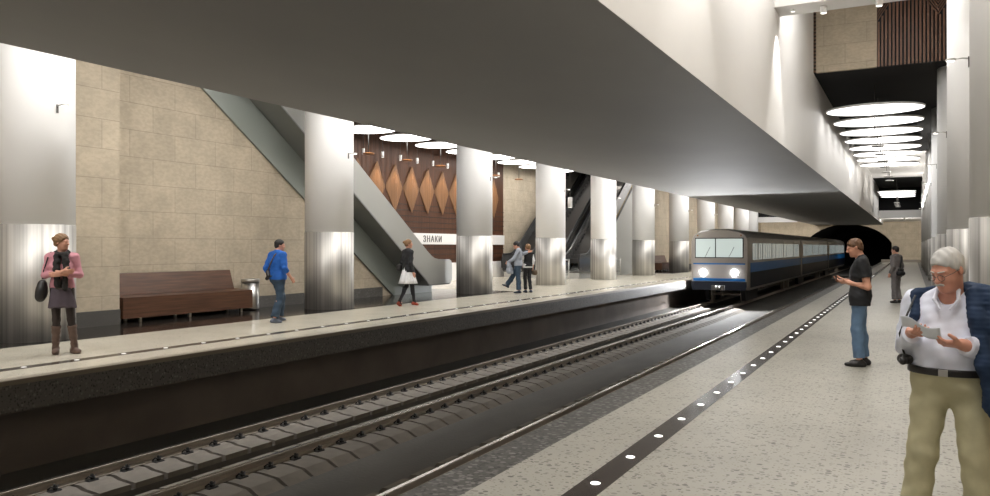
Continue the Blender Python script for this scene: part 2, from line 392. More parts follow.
for i, y in enumerate(RC[:7]):
    sconce(.67, y, 4.08, PI, 'small arm lamp on the %s right-hand column from the nearest' % ORD[i+1])

# ------------------------------------------------------------------ ceiling discs with pendants
def disc(x, y, z, rx, ry, label, group, m='diffuser', pend=True, cache={}):
    key = (rx, ry, m, pend)
    if key not in cache:
        r = empty('disc_lamp', (x, y, z), 0, label, 'ceiling lamp', group)
        MB().lathe([(.97, .075), (1, .05), (1, .012), (.985, 0)], n=56, sx=rx, sy=ry).build('housing', 'white_paint', r)
        MB().lathe([(.984, -.001), (.95, -.008), (.2, -.01)], n=56, sx=rx, sy=ry).build('diffuser', m, r)
        MB().tube([(0, 0, .07), (0, 0, (6.98 if z < 7 else 9.98)-z)], .012, 6).build('suspension_rod', 'dark_steel', r)
        if pend:
            MB().tube([(0, 0, 0), (0, 0, -.86)], .014, 6).build('pendant_rod', 'dark_steel', r)
            MB().lathe([(.05, .03), (.21, .015), (.22, 0), (.21, -.02)], (0, 0, -.88), 24).build('pendant_disc', 'copper' if x < -9 else 'steel', r)
        cache[key] = r; return r
    r = copy_tree(cache[key]); r.location = (x, y, z); tag(r, label, 'ceiling lamp', group); return r
for k in range(8):
    disc(-1.09, 28.6+2.75*k, 6.12, 1.48, 1.08, '%s large white ceiling disc from the front over the right platform' % ORD[k+1], 'white discs over the right platform')
for k in range(4):
    disc(-1.09, 70.5+2.4*k, 6.05, 1.4, .85, 'small-looking white disc, %s in the far cluster over the right platform' % ORD[k+1], 'far white discs over the right platform')
for k in range(9):
    disc(-17.7, 20.7+2.5*k, 5.93, 1.15, .95, 'white ceiling disc in the hall by the wooden wall, %s from the left' % ORD[k+1], 'white discs in the hall', 'hall_diffuser')
for k in range(24):
    disc(-10.65, -2+3.3*k, 6.6, .95, 1.5, 'added fill disc over the left platform, unseen above the slab edge', 'added fill discs over the left platform', 'platform_fill_diffuser', False)  # unseen row added to light the left platform
for k in range(5):
    disc(-.9, -1+5.2*k, 9.2, 1.4, 1.4, 'added, unseen fill disc high above the near end of the right platform', 'added high fill discs over the right platform', 'high_fill_diffuser', False)  # unseen row added to light the near part of the right platform
# spot cylinders under the cross beam + wall washers
def can(x, y, z, label, group=None, r=.07, h=.16, power=0, direction=(0, 0, -1), angle=60, name='spot_lamp', m='white_paint', cache={}):
    key = (r, h, m)
    if key not in cache:
        t = empty(name, (x, y, z), 0, label, 'spotlight', group)
        MB().lathe([(r*.9, 0), (r, -.01), (r, -h), (r*.86, -h)], n=20).build('can', m, t)
        MB().lathe([(r*.84, -h+.003), (r*.84, -h-.004)], n=20).build('lens', 'lens', t)
        cache[key] = t
    else:
        t = copy_tree(cache[key]); t.location = (x, y, z); tag(t, label, 'spotlight', group)
    if power: lamp(name+'_light', 'SPOT', (x, y, z-h-.03), power, None, direction, .03, angle, .35, (1, .74, .5) if name == 'panel_spot' else (1, .96, .9))
    return t
can(-1.72, 18.6, 6.92, 'white spot cylinder under the cross beam, in front of the stone panel', 'spots under the cross beam', power=60, angle=80)
can(-.62, 18.6, 6.92, 'white spot cylinder under the cross beam, in front of the wood slats', 'spots under the cross beam', power=60, angle=80)
can(-2.35, 18.55, 6.92, 'white spot cylinder under the cross beam, close to the white wall', r=.045, h=.05, power=WASH, angle=62, direction=(-.12, 0, -1))
can(-2.35, 10.8, 7.07, 'white spot cylinder washing the white wall above the slab, nearest the camera', r=.045, h=.05, power=WASH*1.4, angle=66, direction=(-.12, 0, -1))
for i in range(-1, 9):
    yc = 26+1.27*i
    t = can(-19.12, yc, 5.5, 'small white cylinder spot above a lit leaf panel, %s from the left' % ORD[i+2], 'cylinder spots above the leaf panels', r=.055, h=.22, power=95, direction=(-.13, 0, -1), angle=48, name='panel_spot')
    if not any(c.name.startswith('stem') for c in t.children): MB().tube([(0, 0, 0), (0, 0, 1.5)], .008, 6).build('stem', 'dark_steel', t)


for y in RC[4:8]: lamp('fill_uplight', 'SPOT', (.38, y, 4.35), 260, None, (-.25, 0, 1), .08, 150, .6)  # added spots without a fixture, to brighten the white ceiling
can(-.6, 80.9, 4.29, 'added spot cylinder behind the lintel, lighting the far end wall of the right platform', r=.09, h=.2, power=1500, direction=(0, 1, -.12), angle=110, name='end_fill_spot')  # added out of view to brighten the end wall
can(-12.0, 79.2, 6.9, 'added spot cylinder behind the lintel, brightening the far end of the left platform', r=.09, h=.2, power=2500, direction=(.2, 1, -.3), angle=120, name='end_fill_spot')  # added as fill for the end wall on this side
# ------------------------------------------------------------------ rails and sleepers
def rail(x, label, side=1):
    r = MB(); z0 = -1.22
    prof = [(-.07, 0), (.07, 0), (.07, .012), (.012, .03), (.01, .075), (.034, .09), (.036, .12), (.028, .126), (-.028, .126), (-.036, .12), (-.034, .09), (-.01, .075), (-.012, .03), (-.07, .012)]
    r.prism([(x+a, z0+b*.95) for a, b in prof], 'y', YA, YB+30)
    o = r.build('rail', 'rail_side'); tag(o, label, 'rail')
    t = MB().box(x-.027, x+.027, YA, YB+30, z0+.1197, z0+.1225).build('running_surface', 'rail_head', o); t['label'] = 'polished running surface'
rail(-8.85, 'running rail nearest the left platform'); rail(-7.34, 'second running rail from the left platform, nearer the camera')
rail(-5.10, 'third running rail, just past the edge of the right platform'); rail(-3.58, 'fourth running rail, tucked under the edge of the right platform')
def sleeper_mesh(xc, label):
    t = empty('sleeper', (xc, 0, -1.33), 0, label, 'sleeper', label+'s')
    m = MB()
    for s_ in (-1, 1):
        a, b = (-.55, .35) if s_ > 0 else (-.55, .55)
        cx = s_*.755
        if s_ < 0: m.prism([(cx-.5, 0), (cx-.42, .085), (cx-.15, .11), (cx+.2, .11), (cx+.30, .085), (cx+.545, .07), (cx+.545, 0)], 'y', -.205, .205)
        else: m.prism([(cx-.545, 0), (cx-.545, .07), (cx-.25, .11), (cx+.2, .11), (cx+.45, .085), (cx+.62, 0)], 'y', -.205, .205)
    m.box(-.22, .2, -.05, .05, -.16, -.08)
    o = m.build('concrete_block', 'sleeper', t)
    for s_ in (-1, 1):
        for q in (-1, 1):
            c = MB(); cx = s_*.755+q*.105
            c.bbox(cx-.05, cx+.05, -.07, .07, .1, .125, .008).tube([(cx-q*.045, -.05, .13), (cx, -.045, .165), (cx+q*.04, 0, .14), (cx, .045, .165), (cx-q*.045, .05, .13)], .011, 6)
            c.lathe([(.018, .12), (.018, .18), (.01, .19)], (cx, 0, 0), 8)
            c.build('rail_clip', 'rubber', t)
    return t
s1 = sleeper_mesh(-8.095, 'twin-block concrete sleeper of the track beside the left platform')
s2 = sleeper_mesh(-4.34, 'twin-block concrete sleeper of the track beside the right platform')
for k in range(72):
    y = 3.2+.47*k
    o = s1 if k == 0 else copy_tree(s1); o.location.y = y
for k in range(60):
    o = s2 if k == 0 else copy_tree(s2); o.location.y = 5.3+.6*k

# ------------------------------------------------------------------ dark guiding strips with floor lights
def strip(x, y0, y1, off, label, n, led='led'):
    t = MB().box(x-.1, x+.1, y0, y1, -.01, .003).build('guide_strip', 'strip'); tag(t, label, 'floor strip')
    f = MB().lathe([(.034, .003), (.034, .006), (.028, .008)], n=20).build('floor_light', led, t, (x, off, 0))
    for k in range(1, n):
        c = f.copy(); C.objects.link(c); c.parent = t; c.location = (x, off+.745*k, 0)
strip(-1.888, YA, 90, 4.97, 'dark metal guide strip with round lights in the right platform floor', 60)
strip(-10.41, YA, 90, 4.7, 'thin dark guide strip with round lights along the left platform edge', 70, 'led_dim')

# ------------------------------------------------------------------ escalators
def escalator(x, y, rz, label, width=1.4, pm='grey_cladding', solid=False, hand=False, L=10.4, truss='green_cladding', tx=.64, trail=True):
    """local: newel at y=0, rises towards +y, near balustrade at x=0, body towards x=+width (or -width when rz=0)"""
    t = empty('escalator', (x, y, 0), rz, label, 'escalator')
    sg_ = 1 if abs(rz) > .1 else -1                       # body direction in local x
    sl = .70
    def top(yy): return 1.96+sl*(yy-2.3)
    def bot(yy): return .93+sl*(yy-2.3)
    bot_l = [(.16, .32), (1.35, .32), (1.5, .36), (1.62, bot(1.62)+.02), (L, bot(L))]
    top_l = [(L, top(L)), (1.6, top(1.6)), (1.35, 1.315), (1.15, 1.225), (.9, 1.185), (.2, 1.17)]
    end = [(.08, 1.13), (.02, 1.06), (0, .95), (0, .5), (.03, .41), (.09, .345)]
    poly = bot_l+top_l+end
    for q in (0, 1):
        xx = sg_*(width-.06)*q
        p = MB().prism(poly, 'x', xx, xx+sg_*.06).build('balustrade', pm, t)
        if hand:
            pts = [(xx+sg_*.03, a, b+.03) for a, b in [(.2, .45), (-.04, .5), (-.06, .95), (.06, 1.15), (.2, 1.19), (.9, 1.2), (1.2, 1.26), (1.6, top(1.6)), (L, top(L))]]
            MB().tube(pts, .05, 10).build('handrail', 'rubber', t)
            MB().prism([(1.7, bot(1.7)-.14), (L, bot(L)-.14), (L, bot(L)+.05), (1.7, bot(1.7)+.05)], 'x', xx-sg_*.012, xx+sg_*.072).build('skirt', 'rubber', t)
            yl = MB().prism([(1.8, bot(1.8)+.08), (L, bot(L)+.08), (L, bot(L)+.125), (1.8, bot(1.8)+.125)], 'x', xx-sg_*.008, xx+sg_*.068)
            yl.build('safety_marking', 'yellow', t)
    st = MB(); k = 0; yy = .1
    st.box(*sorted((sg_*.06, sg_*(width-.06))), .1, 1.5, .30, .36)
    yy = 1.5; z = .78
    while yy < L-.3:
        z += .21; st.box(*sorted((sg_*.07, sg_*(width-.07))), yy, yy+.32, z-.25, z); yy += .30
    st.build('steps', 'dark_steel', t)
    MB().prism([(.16, .29), (1.5, .29), (1.62, bot(1.62)-.02), (L, bot(L)-.03), (L, bot(L)+.01), (1.6, bot(1.6)+.03), (1.48, .33), (.16, .33)], 'x', sg_*.0, sg_*width).build('underside', 'soffit_metal', t)
    MB().prism([(0.1, 0), (2.45, 0), (L+.1, 5.46+(L+.1-10.35)*.691) if not hand else (L+.1, 0), (L+.1, bot(L)), (1.62, bot(1.62)-.02), (1.5, .29), (.1, .29)], 'x', sg_*tx, sg_*(width-.08)).build('support_wall', truss, t)
    return t
escalator(-14.4, 23.7, PI, 'grey-clad escalator rising to the left between the columns behind the woman in a white skirt', tx=.78)
for x, l in ((-14.7, 'escalator with dark sides nearest the platform, rising right between the later columns'),
             (-16.3, 'middle dark-sided escalator of the three rising to the right'),
             (-17.9, 'dark-sided escalator farthest back, its rounded end left of the couple')):
    e = escalator(x, 36.5, 0, l, width=1.2, pm='dark_glass', hand=True, L=9.9, truss='light_cladding', tx=.06)
for x, y, l in ((-16.05, 38.5, 'white cylinder lamp hanging between two escalators'), (-15.4, 43.6, 'white cylinder lamp above the rightmost escalator')):
    t = can(x, y, 4.25 if y < 40 else 6.3, l, None, r=.12, h=.55, power=260, angle=90, name='cylinder_lamp')
    MB().tube([(0, 0, 0), (0, 0, 6.97-t.location.z)], .012, 6).build('rod', 'dark_steel', t)
# newel housings of polished steel in front of the escalators (rounded boxes)
# steel barriers by the escalators
def barrier(x, y, rz, label, w=1.0, h=.98):
    t = empty('steel_barrier', (x, y, 0), rz, label, 'barrier')
    MB().tube([(0, 0, h), (0, w, h)], .028, 10).build('top_rail', 'steel', t)
    for yy in (.02, w-.02): MB().tube([(0, yy, 0), (0, yy, h)], .024, 10).build('post', 'steel', t)
    MB().box(-.006, .006, .06, w-.06, .2, h-.12).build('glass_panel', 'clear_glass', t)
    return t
mat('clear_glass', (.75, .8, .78), .05)
g = M['clear_glass'].node_tree.nodes['Principled BSDF']; g.inputs['Transmission Weight'].default_value = .9; g.inputs['Alpha'].default_value = .35
barrier(-14.35, 24.0, 0, 'steel barrier post and rail at the foot of the left-rising escalator', .9)
barrier(-19.0, 33.8, 0, 'steel barrier in front of the stone wall left of the couple', 1.4)
barrier(-14.9, 34.3, 0, 'steel barrier at the foot of the escalators left of the rounded end', 1.3)
barrier(-14.5, 40.6, 0, 'steel barrier right of the column between the escalators', 1.5)

# ------------------------------------------------------------------ benches and bins
def bench(y0, y1, label):
    t = empty('bench', (0, y0, 0), 0, label, 'bench'); L = y1-y0
    MB().prism([(-14.45, .10), (-14.45, .54), (-15.10, .56), (-15.18, .54), (-15.18, .10)], 'y', 0, L).build('seat', 'bench_wood', t)
    MB().prism([(-14.92, .56), (-15.07, 1.03), (-15.15, 1.03), (-15.17, .56)], 'y', 0, L-.15).build('backrest', 'bench_wood', t)
    for y in (.5, L/2, L-.25): MB().box(-14.62, -14.56, y-.03, y+.03, 0, .1).box(-15.1, -15.04, y-.03, y+.03, 0, .1).build('leg', 'steel', t)
    return t
def bin_(x, y, label):
    t = empty('litter_bin', (x, y, 0), 0, label, 'litter bin')
    MB().lathe([(.215, .03), (.22, .05), (.22, .70)], n=36).build('body', 'steel', t)
    MB().lathe([(.23, .70), (.235, .71), (.235, .77), (.225, .79), (.13, .79), (.12, .70)], n=36, cap=False).build('rim', 'steel', t)
    MB().lathe([(.19, 0), (.19, .03)], n=30).build('plinth', 'rubber', t)
    return t
bench(10.65, 14.25, 'long solid brown wooden bench against the stone wall on the left platform')
bench(50.2, 53.2, 'small distant wooden bench beyond the escalators, left of the train')
bin_(-14.9, 14.62, 'round steel litter bin at the right end of the near bench')
bin_(-14.75, 53.75, 'round steel litter bin in front of the distant bench')

# ------------------------------------------------------------------ metro train
def car(y0, length, label, front):
    t = empty('metro_car', (-8.0, y0, 0), 0, label, 'train car', 'cars of the blue and silver metro train')
    hw, zb, zr = 1.35, -.42, 2.46
    prof = [(-hw+.04, zb), (hw-.04, zb), (hw, zb+.12), (hw, 1.85), (hw-.05, 2.05), (hw-.16, 2.22), (hw-.4, 2.35), (.4, zr-.01), (0, zr), (-.4, zr-.01), (-hw+.4, 2.35), (-hw+.16, 2.22), (-hw+.05, 2.05), (-hw, 1.85), (-hw, zb+.12)]
    y_in = .35 if front else 0
    b = MB(); ys = [(y_in, 1.0), (length, 1.0)]
    if front: ys = [(.0, .955), (.08, .975), (.35, 1.0), (length, 1.0)]
    n = len(prof); v = []
    for yy, sc in ys: v += [(x*sc, yy, 1.0+(z-1.0)*sc) for x, z in prof]
    f = [tuple(range(n)), tuple(range(len(v)-1, len(v)-n-1, -1))]; mi = [0, 0]
    for k in range(len(ys)-1):
        for i in range(n):
            j = (i+1) % n; f.append((k*n+i, (k+1)*n+i, (k+1)*n+j, k*n+j))
            mi.append(1 if 4 <= i <= 9 else 0)
    m = MB(); m.add(v, f); m.m = mi; m.build('car_body', ['train_silver', 'train_roof'], t)
    for s_ in (-1, 1):
        xs = s_*hw
        def pl(a, b, z0, z1, name, mm, e=.008, lab=None, y_a=None):
            o = MB().box(*sorted((xs-s_*.01, xs+s_*e)), a, b, z0, z1).build(name, mm, t)
            return o
        pl(.45, length-.02, .42, .86, 'side_stripe', 'train_blue', .020)
        pl(.45, length-.02, -.30, .42, 'lower_side', 'train_navy', .018)
        y = 1.0; k = 0
        while y+1.3 < length:
            if k % 3 == 1:
                d = pl(y, y+1.3, .0, 1.95, 'door', 'train_silver', .014)
                for q in (0, 1): MB().box(*sorted((xs, xs+s_*.02)), y+.12+q*.6, y+.58+q*.6, .98, 1.78).build('door_window', 'train_glass', d)
                y += 1.5
            else:
                w = pl(y, y+1.25, .98, 1.78, 'side_window', 'train_glass', .012)
                MB().box(*sorted((xs+s_*.012, xs+s_*.018)), y+.6, y+.65, .98, 1.78).build('mullion', 'train_roof', w)
                y += 1.4
            k += 1
        MB().prism([(1.5, -1.0), (4.6, -1.0), (4.9, -.42), (1.2, -.42)], 'x', s_*.75, s_*.95).build('bogie_frame', 'rubber', t)
    for yc in (2.0, 4.1, length-4.1, length-2.0):
        w = MB()
        for s_ in (-1, 1):
            for (a, r) in ((.70, .43), (.80, .39)):
                pts = [(s_*.755+s_*(a-.75)-.03, yc+r*math.cos(2*PI*i/24), -.71+r*math.sin(2*PI*i/24)) for i in range(24)]
                p2 = [(p[0]+.06, p[1], p[2]) for p in pts]
                w.add(pts+p2, [tuple(range(24)), tuple(range(47, 23, -1))]+[(i, 24+i, 24+(i+1) % 24, (i+1) % 24) for i in range(24)])
        w.tube([(-.8, yc, -.71), (.8, yc, -.71)], .07, 12); w.build('wheelset', 'rail_side', t)
    if front:
        MB().box(-1.12, 1.12, -.03, .02, 1.08, 2.03).build('windscreen_frame', 'rubber', t)
        ws = MB().box(-1.08, -.18, -.045, .0, 1.12, 1.99).box(-.13, 1.08, -.045, .0, 1.12, 1.99).build('windscreen', 'screen_glass', t)
        for x in (-.65, .45): MB().tube([(x, -.06, 1.1), (x+.25, -.06, 1.6)], .01, 6).build('wiper', 'rubber', t)
        MB().box(-1.2, 1.2, -.03, .03, .12, .82).build('front_panel', 'train_white', t)
        MB().box(-1.2, 1.2, -.04, .03, .0, .13).box(-1.2, 1.2, -.035, .03, .78, .84).build('front_stripe', 'train_blue', t)
        MB().prism([(-1.22, -.42), (1.22, -.42), (1.26, -.25), (1.26, -.02), (-1.26, -.02), (-1.26, -.25)], 'y', -.12, .1).build('bumper', 'train_navy', t)
        MB().box(-.3, .3, -.3, -.1, -.42, -.2).lathe([(.1, -.5), (.13, -.45), (.13, -.3)], (0, -.25, .1), 16).build('coupler', 'dark_steel', t)
        for x in (-.72, .72):
            hl = MB(); rr = .15
            pts = [(x+rr*math.cos(2*PI*i/24), -.05, .40+rr*math.sin(2*PI*i/24)) for i in range(24)]
            pts2 = [(x+.8*rr*math.cos(2*PI*i/24), -.09, .40+.8*rr*math.sin(2*PI*i/24)) for i in range(24)]
            hl.add(pts+pts2, [tuple(range(24, 48))]+[(i, (i+1) % 24, 24+(i+1) % 24, 24+i) for i in range(24)])
            hl.build('headlight', 'headlight', t)
            lamp('headlight_beam', 'SPOT', (-8.0+x, y0-.12, .42), HEAD, None, (0, -1, 0), .1, 176, .05, col=(.97, .98, 1))
        for x in (-1.0, 1.0): MB().lathe([(.04, 0), (.04, .05)], (x, 0, 2.12), 12).build('marker_light', 'copper', t)
    else:
        MB().box(-1.0, 1.0, -.5, .0, .0, 2.1).build('gangway', 'rubber', t)
    return t
car(37.3, 19.0, 'front car of the blue and silver metro train, headlights lit', True)
car(56.8, 19.0, 'second car of the metro train, behind the lit front car', False)
car(76.3, 19.0, 'third car of the metro train, entering the tunnel mouth', False)
# ------------------------------------------------------------------ figures: implicit surfaces meshed with surface nets
def A3(*p): return np.array(p, dtype=np.float32)
class SDF:
    def __init__(s): s.p = []
    def _add(s, fn, lo, hi, k, op): s.p.append((fn, np.array(lo)-.05, np.array(hi)+.05, k, op)); return s
    def cone(s, a, b, ra, rb, k=.02, op='u', cut=False, cuta=False):
        a = np.array(a, float); b = np.array(b, float); d = b-a; L2 = max(float(d@d), 1e-9); n = d/math.sqrt(L2)
        def fn(X, Y, Z):
            t = np.clip(((X-a[0])*d[0]+(Y-a[1])*d[1]+(Z-a[2])*d[2])/L2, 0, 1)
            r = np.sqrt((X-a[0]-t*d[0])**2+(Y-a[1]-t*d[1])**2+(Z-a[2]-t*d[2])**2)-(ra+t*(rb-ra))
            if cut: r = np.maximum(r, (X-b[0])*n[0]+(Y-b[1])*n[1]+(Z-b[2])*n[2])
            if cuta: r = np.maximum(r, -((X-a[0])*n[0]+(Y-a[1])*n[1]+(Z-a[2])*n[2]))
            return r
        R = max(ra, rb); return s._add(fn, np.minimum(a, b)-R-k, np.maximum(a, b)+R+k, k, op)
    def ell(s, c, r, k=.02, op='u', R=None):
        c = np.array(c, float); r = np.array(r, float); Rm = np.eye(3) if R is None else np.array(R)
        def fn(X, Y, Z):
            x, y, z = X-c[0], Y-c[1], Z-c[2]
            q = [(Rm[0, i]*x+Rm[1, i]*y+Rm[2, i]*z)/r[i] for i in range(3)]
            l = np.sqrt(q[0]**2+q[1]**2+q[2]**2)
            g = np.sqrt((q[0]/r[0])**2+(q[1]/r[1])**2+(q[2]/r[2])**2)
            return l*(l-1)/np.maximum(g, 1e-6)
        m = max(r); return s._add(fn, c-m-k, c+m+k, k, op)
    def half(s, pt, n, k=.004):            # keep the side where (p-pt).n < 0
        pt = np.array(pt, float); n = np.array(n, float); n = n/np.linalg.norm(n)
        return s._add(lambda X, Y, Z: (X-pt[0])*n[0]+(Y-pt[1])*n[1]+(Z-pt[2])*n[2], (-9,)*3, (9,)*3, k, 'i')
    def warp(s, fn): return s._add(fn, (-9,)*3, (9,)*3, 0, 'w')
    def mesh(s, h):
        us = [p for p in s.p if p[4] == 'u']
        lo = np.min([p[1] for p in us], 0)-2*h; hi = np.max([p[2] for p in us], 0)+2*h
        n = np.ceil((hi-lo)/h).astype(int)+1
        F = np.full(n, 1.0, np.float32); ax = [(lo[i]+h*np.arange(n[i])).astype(np.float32) for i in range(3)]
        for fn, l, u, k, op in s.p:
            i0 = np.clip(np.floor((l-lo)/h).astype(int), 0, n); i1 = np.clip(np.ceil((u-lo)/h).astype(int)+1, 0, n)
            if (i1 <= i0).any(): continue
            sl = tuple(slice(i0[i], i1[i]) for i in range(3))
            X = ax[0][sl[0]][:, None, None]; Y = ax[1][sl[1]][None, :, None]; Z = ax[2][sl[2]][None, None, :]
            g = fn(X, Y, Z); f = F[sl]
            if op == 'w': F[sl] = f+g; continue
            if op == 'u':
                hh = np.maximum(k-np.abs(f-g), 0)/max(k, 1e-6); F[sl] = np.minimum(f, g)-hh*hh*k*.25
            else:
                if op == 's': g = -g
                hh = np.maximum(k-np.abs(f-g), 0)/max(k, 1e-6); F[sl] = np.maximum(f, g)+hh*hh*k*.25
        I = F < 0
        c = I[:-1, :-1, :-1].astype(np.int8)
        acc = np.zeros(tuple(n-1), np.int8)
        for dx in (0, 1):
            for dy in (0, 1):
                for dz in (0, 1): acc += I[dx:n[0]-1+dx, dy:n[1]-1+dy, dz:n[2]-1+dz]
        act = (acc > 0) & (acc < 8); idx = np.argwhere(act)
        vid = np.full(tuple(n-1), -1, np.int32); vid[act] = np.arange(len(idx))
        P = np.zeros((len(idx), 3)); cnt = np.zeros(len(idx))
        def val(o): return F[idx[:, 0]+o[0], idx[:, 1]+o[1], idx[:, 2]+o[2]]
        cor = [(a, b, c_) for a in (0, 1) for b in (0, 1) for c_ in (0, 1)]
        vals = {q: val(q) for q in cor}
        for q in cor:
            for a in range(3):
                if q[a] == 0:
                    q2 = list(q); q2[a] = 1; q2 = tuple(q2); v0, v1 = vals[q], vals[q2]; cr = (v0 < 0) != (v1 < 0)
                    t = np.where(cr, v0/np.where(cr, v0-v1, 1), 0); t = np.clip(t, 0, 1)
                    for d in range(3): P[:, d] += np.where(cr, q[d]+(t if d == a else 0), 0)
                    cnt += cr
        P = (P/cnt[:, None]+idx)*h+lo
        faces = []
        for a in range(3):
            b, c_ = (a+1) % 3, (a+2) % 3
            s0 = [slice(None)]*3; s1 = [slice(None)]*3; s0[a] = slice(0, -1); s1[a] = slice(1, None)
            E = I[tuple(s0)] != I[tuple(s1)]; e = np.argwhere(E)
            e = e[(e[:, b] > 0) & (e[:, c_] > 0) & (e[:, b] < n[b]-1) & (e[:, c_] < n[c_]-1)]
            ins = I[e[:, 0], e[:, 1], e[:, 2]]
            def cell(db, dc):
                q = e.copy(); q[:, b] -= db; q[:, c_] -= dc; return vid[q[:, 0], q[:, 1], q[:, 2]]
            Q = np.stack([cell(1, 1), cell(0, 1), cell(0, 0), cell(1, 0)], 1)
            Q[~ins] = Q[~ins][:, ::-1]; faces.append(Q)
        return P, np.concatenate(faces)
def sdf_obj(name, s, h, m, parent):
    P, Q = s.mesh(h); me = bpy.data.meshes.new(name)
    me.vertices.add(len(P)); me.vertices.foreach_set('co', P.astype(np.float32).ravel())
    me.loops.add(Q.size); me.loops.foreach_set('vertex_index', Q.astype(np.int32).ravel())
    me.polygons.add(len(Q)); me.polygons.foreach_set('loop_start', np.arange(0, Q.size, 4, dtype=np.int32)); me.polygons.foreach_set('loop_total', np.full(len(Q), 4, np.int32))
    me.update(calc_edges=True); me.validate(); me.polygons.foreach_set('use_smooth', [True]*len(me.polygons))
    me.materials.append(M[m]); o = bpy.data.objects.new(name, me); C.objects.link(o); o.parent = parent
    return o
def Rz(a): a = math.radians(a); return np.array([[math.cos(a), -math.sin(a), 0], [math.sin(a), math.cos(a), 0], [0, 0, 1]])
def Rx(a): a = math.radians(a); return np.array([[1, 0, 0], [0, math.cos(a), -math.sin(a)], [0, math.sin(a), math.cos(a)]])
def Ry(a): a = math.radians(a); return np.array([[math.cos(a), 0, math.sin(a)], [0, 1, 0], [-math.sin(a), 0, math.cos(a)]])
def V(*p): return np.array(p, float)
def unit(v): v = np.array(v, float); return v/np.linalg.norm(v)
DEF = dict(hL=V(.09, 0, .92), hR=V(-.09, 0, .92), kL=V(.10, -.02, .50), kR=V(-.10, -.02, .50), aL=V(.105, .03, .09), aR=V(-.105, .03, .09),
           tL=V(.12, -1, 0), tR=V(-.12, -1, 0), sL=V(.185, .01, 1.42), sR=V(-.185, .01, 1.42), eL=V(.235, .05, 1.13), eR=V(-.235, .05, 1.13),
           wL=V(.24, -.03, .88), wR=V(-.24, -.03, .88), head=V(0, -.035, 1.635), yaw=0, pitch=0, roll=0, girth=1.0, belly=0, bust=0,
           curl=25, dL=None, dR=None, nL=None, nR=None, uL=None, uR=None)
def torso(s, J, inf, k=.06):
    g = J['girth']; hm = (J['hL']+J['hR'])/2; sm = (J['sL']+J['sR'])/2; hx = unit(J['hL']-J['hR']); sx = unit(J['sL']-J['sR'])
    for t, w, r, dy in ((-.02, .072, .100, .01), (.15, .066, .100, .005), (.36, .045, .098, 0), (.60, .065, .105, -.005), (.80, .085, .098, .0)):
        c = hm+(sm-hm)*t; ax = unit(hx*(1-t)+sx*t); c = c+V(0, dy, 0); s.cone(c-ax*w*g, c+ax*w*g, r*g+inf, r*g+inf, k)
    top = sm+V(0, 0, .03)
    for q in ('sL', 'sR'): s.cone(top+(J[q]-top)*.15, J[q]-V(0, 0, .012), .060+inf, .052+inf, .05)
    if J['belly']:
        c = hm+(sm-hm)*.33+V(0, -.07, 0); s.ell(c, (.165+inf, J['belly']+inf, .19+inf), .07)
    if J['bust']:
        c = hm+(sm-hm)*.68
        for q in (-1, 1): s.ell(c+sx*q*.07+V(0, -.085, 0), (.062+inf,)*3, .04)
def arm(s, J, q, inf, f0=0, f1=2.0, cut=True, r=(.050, .041, .028), k=.03):
    a, b, c = J['s'+q], J['e'+q], J['w'+q]; g = J.get('armg', 1)
    rs = [x*g+inf for x in r]
    if f1 <= 1: s.cone(a, a+(b-a)*f1, rs[0], rs[0]+(rs[1]-rs[0])*f1, k, cut=cut); return
    s.cone(a, b, rs[0], rs[1], k); s.cone(b, b+(c-b)*(f1-1), rs[1], rs[1]+(rs[2]-rs[1])*(f1-1), .02, cut=cut)
def leg(s, J, q, inf, f1=2.0, cut=True, r=(.083, .058, .040), k=.03, flare=0):
    a, b, c = J['h'+q], J['k'+q], J['a'+q]; g = J.get('legg', 1); rs = [x*g+inf for x in r]
    if f1 <= 1: s.cone(a, a+(b-a)*f1, rs[0], rs[0]+(rs[1]-rs[0])*f1, k, cut=cut); return
    s.cone(a, b, rs[0], rs[1], k); e = b+(c-b)*(f1-1)
    s.cone(b, e, rs[1], rs[1]+(rs[2]+flare-rs[1])*min(1, f1-1), .02, cut=cut)
    if inf < .02: s.ell(b+(c-b)*.3+V(0, .02, 0), (.045*g+inf, .05*g+inf, .11), .03)
def hand(s, w, d, n, u, curl=25, sc=1.0):
    """w wrist, d finger direction, n palm normal, u thumb side"""
    d = unit(d); n = unit(n-np.dot(n, d)*d); u = unit(np.cross(d, n)) * (1 if np.dot(np.cross(d, n), u) > 0 else -1)
    for o in (-.026, -.009, .010, .026): s.cone(w+d*.004+u*o*.6*sc, w+d*.082*sc+u*o*sc, .0155*sc, .0125*sc, .012)
    for o, L, c0 in ((.028, .070, 0), (.0095, .078, 3), (-.0095, .072, 6), (-.027, .058, 10)):
        p = w+d*.085*sc+u*o*sc; a = math.radians(curl+c0)*.55; r = .0088*sc
        for i, fr in enumerate((.42, .32, .26)):
            dd = d*math.cos(a)+n*math.sin(a)+u*o*1.2; q = p+unit(dd)*L*fr*sc; s.cone(p, q, r, r*.93, .004); p = q; r *= .93; a += math.radians(curl+c0)*.75
    p = w+d*.024*sc+u*.024*sc; q = p+unit(d*.62+u*.72+n*.30)*.045*sc; s.cone(p, q, .0145*sc, .0112*sc, .012)
    s.cone(q, q+unit(d*.85+u*.25+n*.42)*.034*sc, .0108*sc, .0092*sc, .004)
def headframe(J): return Rz(J['yaw'])@Ry(J['roll'])@Rx(J['pitch'])     # pitch > 0 looks down
